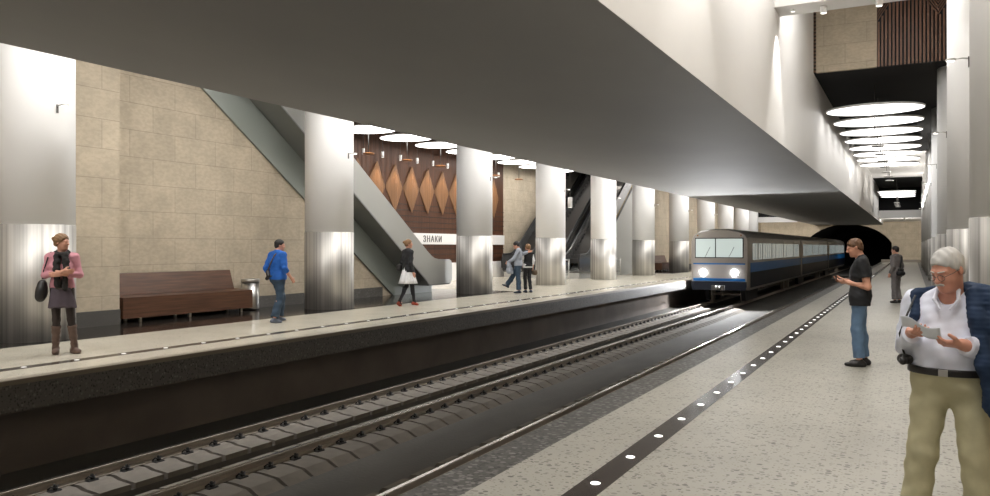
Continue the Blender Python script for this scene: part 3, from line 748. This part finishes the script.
def head(s, J, hs=1.0):
    R = headframe(J); c = J['head']
    def P(x, y, z): return c+R@(V(x, y, z)*hs)
    def E(p, r, k=.02, op='u'): s.ell(P(*p), V(*r)*hs, k, op, R)
    nb = (J['sL']+J['sR'])/2+V(0, .012, .0)
    s.cone(nb, P(0, .022, -.05), .062*J.get('neckg', 1), .052*J.get('neckg', 1), .035)
    E((0, .014, .03), (.076, .094, .086)); E((0, -.022, -.03), (.060, .068, .082), .03)
    E((0, -.045, -.078), (.040, .042, .036), .03); E((0, -.074, -.094), (.020, .018, .016), .02)
    for q in (-1, 1):
        E((q*.032, -.058, -.030), (.026, .028, .026), .02)
        E((q*.031, -.094, .004), (.015, .012, .010), .012, 's')
        E((q*.030, -.078, .003), (.0125, .0125, .0125), .003)
        E((q*.078, .014, -.004), (.009, .019, .031), .006)
        s.cone(P(q*.012, -.084, .024), P(q*.046, -.070, .022), .011*hs, .009*hs, .012)
        E((q*.010, -.099, -.029), (.010, .011, .008), .008)
    s.cone(P(0, -.086, .012), P(0, -.108, -.026), .009*hs, .0125*hs, .012)
    s.cone(P(-.020, -.084, -.058), P(.020, -.084, -.058), .0075*hs, .0075*hs, .006); s.cone(P(-.015, -.085, -.069), P(.015, -.085, -.069), .008*hs, .008*hs, .005)
    return P
def hair(J, hs=1.0, th=.011, bun=False, line=.052, side=-.03, back=-.055, puff=(1, 1, 1), tail=False):
    s = SDF(); R = headframe(J); c = J['head']
    def P(x, y, z): return c+R@(V(x, y, z)*hs)
    s.ell(P(0, .016, .033), V(.078*puff[0]+th, .096*puff[1]+th, .088*puff[2]+th)*hs, .01, 'u', R)
    s.ell(P(0, .045, -.02), V(.068*puff[0]+th*.6, .062+th*.6, .062)*hs, .02, 'u', R)
    # cut the face out: a big ellipsoid in front, hairline above the forehead
    s.half(P(0, -.09, line), R@V(0, -.90, -1), .014)
    s.ell(P(0, -.10, -.02), V(.066, .05, .085)*hs, .014, 's', R)
    s.half(P(0, 0, back), R@V(0, -.25, -1), .01)
    if bun: s.ell(P(0, .125, .045), V(.038, .034, .036)*hs, .02)
    rs = [random.uniform(0, 6) for _ in range(3)]
    s.warp(lambda X, Y, Z: (.0035 if th > .01 else .0022)*np.sin(95*X+rs[0]+30*Z)*np.sin(80*Z+60*Y+rs[1])+.0015*np.sin(150*Y+120*X+rs[2]))
    return s
def folds(a, f=1, ph=0): return lambda X, Y, Z: a*(np.sin(f*(38*Z+14*X)+ph)*np.sin(f*(21*X-17*Y+9*Z)+1.3*ph)+.6*np.sin(f*(70*Z-25*X+31*Y)+2*ph)*np.sin(f*(18*Z+33*Y)))
def shoe(J, q, L=.26, w=.042, hgt=.075, heel=0):
    s = SDF(); a = J['a'+q]; d = unit(J['t'+q]*V(1, 1, 0)); z0 = a[2]-.09
    pit = J['t'+q][2]
    d3 = unit(d+V(0, 0, pit)); b = a-V(0, 0, .055)-d*.05; e = b+d3*(L-.09)
    s.cone(b, b+d3*.12, w*.95, w*1.08, .02); s.cone(b+d3*.1, e, w*1.05, w*.72, .03); s.cone(a+V(0, 0, .0), b+d3*.02, w*1.0, w*.98, .03)
    up = unit(V(0, 0, 1)-np.dot(V(0, 0, 1), d3)*d3)
    s.half(b-up*(.034), -up); s.half(a+V(0, 0, .03), V(0, 0, 1))
    # toe slopes down
    s.half(e+up*.022, unit(up+d3*.35), .02)
    return s
def eyes(J, P, parent, hs, col='eye_white', lids=True):
    m = MB()
    for q in (-1, 1):
        c = P(q*.030, -.0865, .003); m.lathe([(.001*hs, -.0045*hs), (.0045*hs, -.002*hs), (.005*hs, .0*hs), (.0045*hs, .002*hs), (.001*hs, .0045*hs)], tuple(c), 10)
    m.build('eyes', 'iris', parent)
for nm, c, r in (('skin', rgb(206, 152, 128), .5), ('skin_red', rgb(214, 156, 134), .5), ('iris', (.02, .015, .012), .2), ('eye_white', (.7, .68, .65), .3),
                 ('hair_brown', rgb(96, 68, 46), .6), ('hair_black', rgb(24, 20, 19), .6), ('hair_blond', rgb(128, 96, 64), .6), ('hair_grey', rgb(196, 194, 190), .7),
                 ('pink', rgb(196, 136, 146), .8), ('scarf', rgb(40, 37, 36), .9), ('skirt_grey', rgb(84, 74, 82), .9), ('tights', rgb(44, 34, 30), .7), ('boots', rgb(92, 72, 62), .6),
                 ('blue_knit', rgb(24, 88, 170), .8), ('jeans_dark', rgb(48, 66, 84), .85), ('jeans', rgb(92, 118, 146), .85), ('black_cloth', rgb(30, 31, 34), .8), ('white_cloth', rgb(226, 226, 228), .8),
                 ('red_shoe', rgb(140, 52, 30), .4), ('grey_knit', rgb(150, 156, 166), .85), ('shoe_dark', rgb(40, 48, 62), .5), ('shoe_grey', rgb(96, 104, 120), .6), ('suit', rgb(104, 100, 100), .8),
                 ('shirt_white', rgb(224, 228, 242), .75), ('navy', rgb(22, 44, 72), .85), ('khaki', rgb(190, 184, 150), .85), ('leather', rgb(30, 28, 28), .45), ('bag_brown', rgb(90, 74, 56), .6), ('paper', rgb(236, 242, 250), .7)):
    mat(nm, c, r, noise=((14, 14, 14), .07))
lb = M['skin'].node_tree.nodes['Principled BSDF']; lb.inputs['Subsurface Weight'].default_value = .0
def person(loc, rot, sc, label, J0, h=.010, skin='skin', hs=1.0, hands=True):
    J = dict(DEF); J.update(J0); root = empty('person', loc, math.radians(rot), label, 'person'); root.scale = (sc, sc, sc)
    s = SDF(); torso(s, J, -.006)
    for q in ('L', 'R'):
        arm(s, J, q, 0, cut=False); leg(s, J, q, -.004, cut=False)
        s.cone(J['a'+q]-V(0, 0, .04), J['a'+q]-V(0, 0, .045)+unit(J['t'+q]*V(1, 1, 0))*.055, .026, .02)
        w = J['w'+q]; d = J['d'+q] if J['d'+q] is not None else unit(w-J['e'+q]); sgn = 1 if q == 'L' else -1
        nn = J['n'+q] if J['n'+q] is not None else V(-sgn, 0, 0); u = J['u'+q] if J['u'+q] is not None else V(0, -1, 0)
        hand(s, w, d, nn, u, J['curl'])
    P = head(s, J, hs)
    sdf_obj('body', s, h, skin, root); eyes(J, P, root, hs)
    return root, J, P
def garment(root, J, name, m, h, inf=.014, hem=.85, sleeves=2.0, neck=.075, fold=.0035, hemdir=(0, 0, -1), collar=None, k=.06, sk=1.0, ext=False, arms='LR'):
    s = SDF(); torso(s, J, inf, k)
    if ext:
        for q in 'LR': s.cone(J['h'+q]+V(0, 0, .05), J['h'+q]+(J['k'+q]-J['h'+q])*.5, .098*J['girth']+inf, .098*J['girth']+inf, .05)
    s.half(V(0, 0, hem), V(0, 0, -1))
    for q in arms: arm(s, J, q, inf*sk, 0, sleeves)
    s.warp(folds(fold, 1, hash(name) % 5 if False else len(name)))
    nb = (J['sL']+J['sR'])/2
    s.ell(nb+V(0, -.025, .055), (neck*.95, neck, .055), .01, 's')
    return sdf_obj(name, s, h, m, root)
def trousers(root, J, m, h, inf=.014, waist=1.0, f1=1.93, flare=.02, fold=.004, name='trousers'):
    s = SDF(); torso(s, J, inf*.8); s.half(V(0, 0, waist), V(0, 0, 1))
    for q in 'LR': leg(s, J, q, inf, f1, True, flare=flare)
    s.warp(folds(fold, .75, 2)); return sdf_obj(name, s, h, m, root)
def shoes(root, J, m, h, **k):
    for q in 'LR': sdf_obj('shoe', shoe(J, q, **k), h, m, root)

# 1. elderly man with a paper, right foreground
J1 = dict(hL=V(.095, .02, .86), hR=V(-.095, .02, .86), kL=V(.13, .0, .46), kR=V(-.14, -.03, .46), aL=V(.15, .05, .09), aR=V(-.19, .0, .09), tL=V(.25, -1, 0), tR=V(-.35, -1, 0),
          sL=V(.185, .02, 1.285), sR=V(-.185, .02, 1.285), eL=V(.25, .03, 1.02), eR=V(-.225, -.01, 1.05), wL=V(.10, -.235, 1.09), wR=V(-.155, -.225, 1.14),
          dL=V(-.75, -.35, .05), dR=V(.45, -.75, .0), nL=V(-.2, .3, .95), nR=V(.15, .3, .95), uL=V(-.2, -.6, .7), uR=V(.6, .2, .6), curl=38,
          head=V(.0, -.085, 1.475), yaw=-26, pitch=24, girth=1.14, belly=.115, armg=1.12, neckg=1.1, legg=1.12)
J1['uL'] = V(-.3, -.9, .3); J1['uR'] = V(.9, .3, .2)
r, J, P = person((.185, 4.98, 0), -12, 1.0, 'grey-haired elderly man in white shirt and khaki trousers reading a paper, navy sweater on shoulders', J1, .005, 'skin_red', .95)
r.scale = (.94, .94, 1.0)
s = hair(J, .94, .008, line=.074); sdf_obj('hair', s, .004, 'hair_grey', r)
s = SDF(); s.cone(P(-.026, -.098, -.050), P(0, -.106, -.043), .006, .0085, .004).cone(P(.026, -.098, -.050), P(0, -.106, -.043), .006, .0085, .004); sdf_obj('moustache', s, .0025, 'hair_grey', r)
s = SDF()
for q in (-1, 1): s.cone(P(q*.014, -.098, .027), P(q*.044, -.082, .028), .004, .0035, .002)
sdf_obj('eyebrows', s, .0022, 'hair_grey', r)
gm = MB()
for q in (-1, 1):
    pts = [P(q*.031+.023*math.cos(t*PI/10), -.110+.006*abs(math.cos(t*PI/10)), -.001+.018*math.sin(t*PI/10)) for t in range(20)]
    gm.tube(pts, .0016, 6, closed=True); gm.tube([P(q*.054, -.104, .005), P(q*.076, -.05, .006), P(q*.083, .01, .008)], .0015, 6)
gm.tube([P(-.009, -.112, .003), P(0, -.116, .006), P(.009, -.112, .003)], .0015, 6); gm.build('glasses_frame', 'dark_steel', r)
s = SDF(); torso(s, J, .013); s.half(V(0, 0, .93), V(0, 0, -1)); arm(s, J, 'L', .020, 0, 1.90); arm(s, J, 'R', .020, 0, 1.90)
s.warp(folds(.0045, 1, 3)); s.warp(lambda X, Y, Z: .004*np.sin(55*X+18*Z)*np.clip((Y-.0)*-6, 0, 1))
nb = V(0, .02, 1.285); s.ell(nb+V(0, -.06, .07), (.058, .085, .075), .012, 's'); sdf_obj('shirt', s, .006, 'shirt_white', r)
s = SDF()
for q in (-1, 1):      # collar points
    s.cone(V(q*.052, -.055, 1.365), V(q*.062, -.115, 1.315), .012, .010, .006); s.cone(V(q*.062, -.115, 1.315), V(q*.025, -.150, 1.265), .010, .006, .006); s.cone(V(q*.052, -.055, 1.365), V(q*.045, .04, 1.375), .012, .012, .006)
sdf_obj('collar', s, .004, 'shirt_white', r)
trousers(r, J, 'khaki', .006, .016, .925, 1.95, .022, .0055)
s = SDF(); torso(s, J, .027, .06); s.half(V(0, 0, .945), V(0, 0, 1)); s.half(V(0, 0, .905), V(0, 0, -1)); sdf_obj('belt', s, .005, 'leather', r)
MB().box(-.024, .022, -.203, -.19, .908, .944).build('belt_buckle', 'steel', r, (0, 0.0, 0))
shoes(r, J, 'leather', .006)
# navy sweater over the shoulders, long side hanging in front of his left arm
s = SDF()
s.cone(V(-.09, .03, 1.355), V(-.16, .0, 1.33), .028, .032, .03); s.cone(V(.09, .03, 1.37), V(.20, .0, 1.325), .045, .060, .04)
s.cone(V(-.09, .09, 1.29), V(.14, .09, 1.30), .06, .07, .04); s.cone(V(-.07, .11, 1.15), V(.14, .11, 1.15), .07, .07, .04)
s.cone(V(-.17, -.02, 1.335), V(-.165, -.10, 1.22), .032, .024, .03); s.cone(V(-.165, -.10, 1.22), V(-.205, -.11, 1.12), .024, .024, .02)
for (a, b, ra, rb) in ((V(.13, -.05, 1.34), V(.155, -.135, 1.22), .045, .040), (V(.22, -.01, 1.31), V(.25, -.08, 1.18), .06, .060), (V(.155, -.135, 1.22), V(.205, -.190, .98), .040, .040),
                       (V(.25, -.08, 1.18), V(.285, -.10, .95), .060, .050), (V(.205, -.190, .98), V(.235, -.175, .78), .040, .038), (V(.285, -.10, .95), V(.275, -.13, .74), .050, .036), (V(.235, -.175, .78), V(.265, -.15, .69), .036, .026)):
    s.cone(a, b, ra, rb, .045)
s.warp(folds(.004, 1.2, 1)); s.warp(lambda X, Y, Z: .0012*np.sin(260*Z))
sdf_obj('sweater', s, .006, 'navy', r)
# things he holds / carries
def in_world(root, p): return root.matrix_world @ Vector(p)
def held(root, o):     # top-level object placed in the frame of its carrier
    o.location = root.location; o.rotation_euler = root.rotation_euler; o.scale = root.scale; return o
pm = MB(); nx, ny = 12, 5; v = []
for zz in (0, .0016):
    for i in range(nx+1):
        for j in range(ny+1):
            u = i/nx; w = j/ny; v.append((-.19+.20*u, -.335-.02*math.sin(3*u)+w*.065*0+.045*w, 1.20-.06*u-.055*w*0+.012*math.sin(7*u)+.06*(w-.5)*-1+zz))
f = []; k0 = (nx+1)*(ny+1)
for i in range(nx):
    for j in range(ny):
        a = i*(ny+1)+j; f.append((a, a+1, a+ny+2, a+ny+1)); f.append((k0+a, k0+a+ny+1, k0+a+ny+2, k0+a+1))
ring = [i*(ny+1) for i in range(nx+1)]+[nx*(ny+1)+j for j in range(1, ny+1)]+[i*(ny+1)+ny for i in range(nx-1, -1, -1)]+[j for j in range(ny-1, 0, -1)]
for a, b in zip(ring, ring[1:]+ring[:1]): f.append((a, b, k0+b, k0+a))
pp = held(r, pm.add(v, f, 0, True).build('paper_sheet', 'paper')); tag(pp, 'small folded white paper held in the elderly man\'s hands', 'paper')
MB().tube([J['wL']+(J['eL']-J['wL'])*.12+V(0, 0, 0)+.034*V(math.cos(t*PI/8)*.3, math.cos(t*PI/8)*.55, math.sin(t*PI/8)) for t in range(16)], .006, 8, closed=True).build('watch', 'steel', r)
cb = empty('camera_bag', (0, 0, 0), 0, 'small black camera hanging on a strap at the elderly man\'s right hip', 'camera'); held(r, cb)
s = SDF(); s.cone(V(-.235, -.10, .975), V(-.195, -.12, .975), .027, .027, .02); s.cone(V(-.215, -.10, .975), V(-.215, -.165, .97), .026, .022, .01); sdf_obj('camera_body', s, .004, 'leather', cb)
MB().tube([(-.22, -.10, 1.0), (-.235, -.12, 1.06), (-.235, -.15, 1.12), (-.21, -.13, 1.2), (-.17, -.06, 1.33)], .006, 8).build('strap', 'leather', cb)

# 2. man in a black polo and jeans looking at his phone (profile to the left)
J2 = dict(hL=V(.085, .01, .93), hR=V(-.085, .01, .93), kL=V(.10, -.03, .50), kR=V(-.10, .02, .50), aL=V(.11, .00, .09), aR=V(-.12, .07, .09), tL=V(.05, -1, 0), tR=V(-.1, -1, 0),
          sL=V(.185, .03, 1.415), sR=V(-.185, .03, 1.415), eL=V(.225, .095, 1.09), eR=V(-.22, .05, 1.10), wL=V(.09, -.145, 1.145), wR=V(-.06, -.185, 1.16),
          dL=V(-.25, -.9, .02), dR=V(.2, -.9, .05), nL=V(-.55, .05, .8), nR=V(.55, .05, .8), uL=V(.3, -.1, 1), uR=V(-.3, -.1, 1), curl=35,
          head=V(0, -.055, 1.615), yaw=0, pitch=20, girth=1.08, armg=1.12, legg=1.04)
r, J, P = person((-.63, 11.58, 0), -84, .985, 'man in black polo shirt and blue jeans standing looking down at a phone', J2, .007, 'skin', 1.0)
sdf_obj('hair', hair(J, 1.0, .006, line=.072), .006, 'hair_brown', r)
garment(r, J, 'polo_shirt', 'black_cloth', .008, .018, .83, .62, .07, .004, ext=True, sk=1.2)
trousers(r, J, 'jeans', .008, .016, 1.0, 1.92, .016, .0035); shoes(r, J, 'leather', .007, L=.30)
ph = MB().bbox(-.035, .035, -.33, -.20, 1.18, 1.192, .004).build('phone', 'black'); held(r, ph); tag(ph, 'small phone held by the man in the black polo shirt', 'phone')
# 3. man in a grey suit with a shoulder bag, far right platform
J3 = dict(sL=V(.18, .0, 1.42), eR=V(-.25, .04, 1.13), wR=V(-.21, -.06, .90), eL=V(.24, .05, 1.13), wL=V(.20, -.08, .90), yaw=10, pitch=5, girth=1.02, kL=V(.08, -.02, .5), aL=V(.08, .0, .09), aR=V(-.09, .05, .09))
r, J, P = person((-.40, 25.1, 0), -118, .925, 'man in grey suit with a black shoulder bag standing farther along the right platform', J3, .011)
sdf_obj('hair', hair(J, 1.0, .012, line=.06), .009, 'hair_black', r)
garment(r, J, 'suit_jacket', 'suit', .010, .024, .80, 1.92, .06, .004, ext=True); trousers(r, J, 'suit', .010, .02, .95, 1.94, .025); shoes(r, J, 'leather', .009)
b = empty('shoulder_bag', (0, 0, 0), 0, 'black bag hanging at the back of the man in the grey suit', 'bag'); held(r, b)
s = SDF(); s.cone(V(-.02, .19, .92), V(.16, .17, .92), .075, .075, .03); s.cone(V(.0, .19, 1.03), V(.14, .18, 1.03), .05, .05, .03); sdf_obj('bag_body', s, .01, 'black_cloth', b)
MB().tube([(.14, .19, 1.05), (.02, .165, 1.25), (-.10, .12, 1.42), (-.14, .02, 1.485), (-.12, -.08, 1.43)], .017, 8).build('strap', 'black_cloth', b)
# 4. woman with crossed arms, left edge
J4 = dict(hL=V(.085, 0, .92), hR=V(-.085, 0, .92), kL=V(.115, -.02, .50), kR=V(-.07, -.02, .50), aL=V(.155, .02, .09), aR=V(-.085, .03, .09), tL=V(.75, -1, 0), tR=V(.1, -1, 0),
          sL=V(.16, .01, 1.39), sR=V(-.16, .01, 1.39), eL=V(.225, -.02, 1.13), eR=V(-.215, -.02, 1.13), wL=V(.0, -.19, 1.145), wR=V(.03, -.215, 1.185),
          dL=V(-1, .05, .0), dR=V(1, .1, .0), nL=V(0, 1, 0), nR=V(0, 1, 0), uL=V(0, 0, 1), uR=V(0, 0, 1), curl=20, head=V(.0, -.02, 1.60), yaw=62, pitch=2, girth=.86, bust=1, armg=.86, legg=.84, neckg=.82)
r, J, P = person((-11.2, 7.23, 0), 50, 1.045, 'woman in pink top and dark scarf with crossed arms, grey skirt and brown boots', J4, .008, 'skin', .96)
sdf_obj('hair', hair(J, .96, .014, bun=True, line=.055), .006, 'hair_blond', r)
garment(r, J, 'pink_top', 'pink', .008, .012, .95, 1.62, .07, .003)
s = SDF()
for t in np.linspace(0, 1, 9)[:-1]:
    a = 2*PI*t; b_ = 2*PI*(t+.125); s.cone(V(.075*math.cos(a), .0+.075*math.sin(a), 1.44+.02*math.sin(a)), V(.075*math.cos(b_), .075*math.sin(b_), 1.44+.02*math.sin(b_)), .035, .035, .02)
s.cone(V(-.05, -.10, 1.41), V(-.055, -.135, 1.22), .045, .048, .02); s.cone(V(-.055, -.135, 1.22), V(-.04, -.12, .98), .042, .045, .02); s.cone(V(.05, -.10, 1.41), V(.07, -.13, 1.22), .045, .048, .02); s.cone(V(.05, -.11, 1.1), V(.05, -.12, .95), .035, .04, .02)
s.warp(folds(.005, 1.5, 2)); sdf_obj('scarf', s, .008, 'scarf', r)
s = SDF(); s.cone(V(0, 0, 1.02), V(0, 0, .66), .125, .185, .03, cut=True); s.warp(lambda X, Y, Z: np.maximum(0, np.abs(Y)-.06)*.35+.004*np.sin(60*X)); sdf_obj('skirt', s, .008, 'skirt_grey', r)
s = SDF()
for q in 'LR': leg(s, J, q, .004, 1.75)
sdf_obj('tights', s, .008, 'tights', r)
for q in 'LR':
    s = SDF(); a, b_ = J['k'+q], J['a'+q]; c0 = a+(b_-a)*.22; s.cone(c0, b_, .062, .044, .01, cuta=True); s.p += shoe(J, q, L=.25, w=.040).p[:3]; up = V(0, 0, 1); s.half(V(0, 0, .004), -up)
    s.warp(folds(.004, 1.6, 4)); sdf_obj('boot', s, .007, 'boots', r)
b = empty('handbag', (0, 0, 0), 0, 'black handbag hanging from the shoulder of the woman in pink', 'bag'); held(r, b)
s = SDF(); s.cone(V(-.27, .11, .84), V(-.26, -.09, .82), .065, .065, .03); s.cone(V(-.25, .10, .93), V(-.25, -.08, .92), .058, .068, .09); s.cone(V(-.245, .07, 1.03), V(-.24, -.05, 1.02), .035, .05, .10); sdf_obj('bag_body', s, .01, 'leather', b)
MB().tube([(-.24, .05, 1.08), (-.2, .06, 1.25), (-.155, .05, 1.43), (-.14, .0, 1.455), (-.17, -.05, 1.38), (-.22, -.05, 1.2), (-.235, -.04, 1.08)], .012, 8).build('strap', 'leather', b)
# 5. man in blue, walking away to the right
J5 = dict(hL=V(.085, 0, .92), hR=V(-.085, 0, .92), kL=V(.09, -.16, .53), kR=V(-.10, .02, .50), aL=V(.10, -.10, .10), aR=V(-.12, .17, .10), tL=V(.05, -1, 0), tR=V(-.25, -1, -.1),
          sL=V(.19, .02, 1.42), sR=V(-.19, -.0, 1.42), eL=V(.25, .12, 1.14), wL=V(.24, .02, .92), eR=V(-.27, .02, 1.13), wR=V(-.25, -.16, .93), yaw=-28, pitch=6, head=V(0, -.05, 1.62), girth=1.03)
r, J, P = person((-11.9, 12.46, 0), 168, 1.01, 'dark-haired man in bright blue sweater and jeans walking away on the left platform', J5, .009)
sdf_obj('hair', hair(J, 1.0, .010, line=.066, back=-.08), .007, 'hair_black', r)
garment(r, J, 'blue_sweater', 'blue_knit', .009, .022, .90, 1.35, .065, .004, ext=True); trousers(r, J, 'jeans_dark', .009, .02, 1.0, 1.95, .03, .007); shoes(r, J, 'shoe_grey', .008, L=.28)
b = empty('camera_bag', (0, 0, 0), 0, 'black camera slung across the back of the man in blue', 'camera'); held(r, b)
s = SDF(); s.cone(V(.08, .17, .98), V(.13, .16, 1.06), .045, .045, .02); s.cone(V(.13, .16, .94), V(.17, .15, .92), .04, .04, .02); sdf_obj('camera_body', s, .008, 'leather', b)
MB().tube([(.12, .17, 1.08), (.03, .155, 1.25), (-.06, .12, 1.42), (-.08, .03, 1.48)], .014, 8).build('strap', 'bag_brown', b)
# 6. woman in a white skirt
J6 = dict(hL=V(.08, 0, .92), hR=V(-.08, 0, .92), kL=V(.07, .00, .52), kR=V(-.08, -.08, .52), aL=V(.06, .22, .13), aR=V(-.09, -.13, .12), tL=V(.0, -1, -.9), tR=V(-.1, -1, -.15),
          sL=V(.16, .01, 1.40), sR=V(-.16, .01, 1.40), eL=V(.21, .06, 1.13), wL=V(.19, -.05, .93), eR=V(-.22, .06, 1.12), wR=V(-.21, -.03, .87), yaw=-25, pitch=0, head=V(0, -.02, 1.61), girth=.86, armg=.86, legg=.82, neckg=.8)
r, J, P = person((-12.05, 17.54, 0), 156, 1.045, 'woman in black jacket and white skirt walking past the left-rising escalator', J6, .009, 'skin', .96)
sdf_obj('hair', hair(J, .96, .012, bun=True, line=.055), .007, 'hair_blond', r)
garment(r, J, 'jacket', 'black_cloth', .009, .018, .88, 1.94, .06, .003, ext=True)
N = 96; m = MB()
def pl(t): return 1+.055*math.sin(12*t)+.02*math.sin(23*t+1)
m.lathe([(.125, 1.0), (.15, .93), (.19, .80), (.225, .68), (.262, .585), (.25, .585), (.12, .95)], n=N, mod=pl, cap=False, sy=.9); m.build('white_skirt', 'white_cloth', r)
s = SDF()
for q in 'LR': leg(s, J, q, .004, 2.0, False)
for q in 'LR': s.cone(J['a'+q], J['a'+q]-V(0, 0, .05)+unit(J['t'+q])*.05, .034, .03)
sdf_obj('tights', s, .008, 'black_cloth', r); shoes(r, J, 'red_shoe', .007, L=.25, w=.036)
b = empty('handbag', (0, 0, 0), 0, 'black handbag on the left shoulder of the woman in a white skirt', 'bag'); held(r, b)
s = SDF(); s.cone(V(.24, .12, .97), V(.24, .0, .97), .065, .065, .03); s.cone(V(.23, .12, 1.04), V(.23, .0, 1.04), .055, .055, .09); sdf_obj('bag_body', s, .01, 'leather', b)
MB().tube([(.22, .1, 1.08), (.19, .09, 1.3), (.14, .04, 1.46), (.18, .0, 1.35), (.22, .02, 1.08)], .014, 8).build('strap', 'leather', b)
# 7. the couple
J7 = dict(hL=V(.085, 0, .92), hR=V(-.085, 0, .92), kL=V(.10, .02, .50), kR=V(-.09, -.20, .56), aL=V(.11, .04, .10), aR=V(-.08, -.40, .27), tL=V(.1, -1, 0), tR=V(0, -1, .45),
          sL=V(.19, .03, 1.42), sR=V(-.19, .0, 1.42), eL=V(.24, -.12, 1.15), wL=V(.17, -.30, 1.05), eR=V(-.36, .10, 1.32), wR=V(-.42, .28, 1.38), yaw=0, pitch=22, head=V(0, -.06, 1.61))
r, J, P = person((-11.97, 24.08, 0), -72, 1.03, 'dark-haired man in light grey sweater and jeans with an arm round the woman beside him', J7, .010)
sdf_obj('hair', hair(J, 1.0, .014, line=.06), .009, 'hair_black', r)
garment(r, J, 'sweater', 'grey_knit', .010, .02, .93, 1.93, .06, .004, ext=True); trousers(r, J, 'jeans_dark', .010, .018, 1.0, 1.94, .025); shoes(r, J, 'shoe_dark', .009, L=.29)
s = SDF(); s.cone(V(.17, -.30, 1.03), V(.19, -.27, .75), .06, .10, .03); s.cone(V(.14, -.26, .95), V(.15, -.2, .72), .05, .07, .03); s.warp(folds(.008, 1.4, 1))
o = sdf_obj('folded_jacket', s, .010, 'grey_knit', None); held(r, o); tag(o, 'light grey jacket hanging over the arm of the man in the couple', 'jacket')
J8 = dict(hL=V(.08, 0, .92), hR=V(-.08, 0, .92), kR=V(-.08, -.05, .5), sL=V(.155, .01, 1.40), sR=V(-.155, .01, 1.40), eR=V(-.20, .05, 1.14), wR=V(-.20, .0, .90), eL=V(.2, -.02, 1.14), wL=V(.16, -.13, 1.0), yaw=20, pitch=5, head=V(0, -.02, 1.60), girth=.86, armg=.86, legg=.9, neckg=.8)
r, J, P = person((-11.92, 24.75, 0), -128, .99, 'light-haired woman in black vest and dark trousers held by the man in grey', J8, .010, 'skin', .96)
sdf_obj('hair', hair(J, .96, .016, line=.055, back=-.08), .009, 'hair_blond', r)
garment(r, J, 'blouse', 'white_cloth', .010, .012, .88, 1.6, .06, .003, ext=True); garment(r, J, 'vest', 'black_cloth', .010, .024, .93, .12, .07, .003)
trousers(r, J, 'black_cloth', .010, .012, 1.0, 1.95, .012); shoes(r, J, 'shoe_dark', .009)
b = empty('handbag', (0, 0, 0), 0, 'brown handbag carried by the woman in the black vest', 'bag'); held(r, b)
s = SDF(); s.cone(V(-.26, .09, .68), V(-.26, -.06, .68), .07, .07, .03); s.cone(V(-.26, .08, .75), V(-.26, -.05, .75), .055, .055, .09); sdf_obj('bag_body', s, .01, 'bag_brown', b)
MB().tube([(-.26, .06, .8), (-.23, .05, .92), (-.22, .0, .95), (-.23, -.03, .92), (-.26, -.03, .8)], .012, 8).build('bag_handle', 'leather', b)
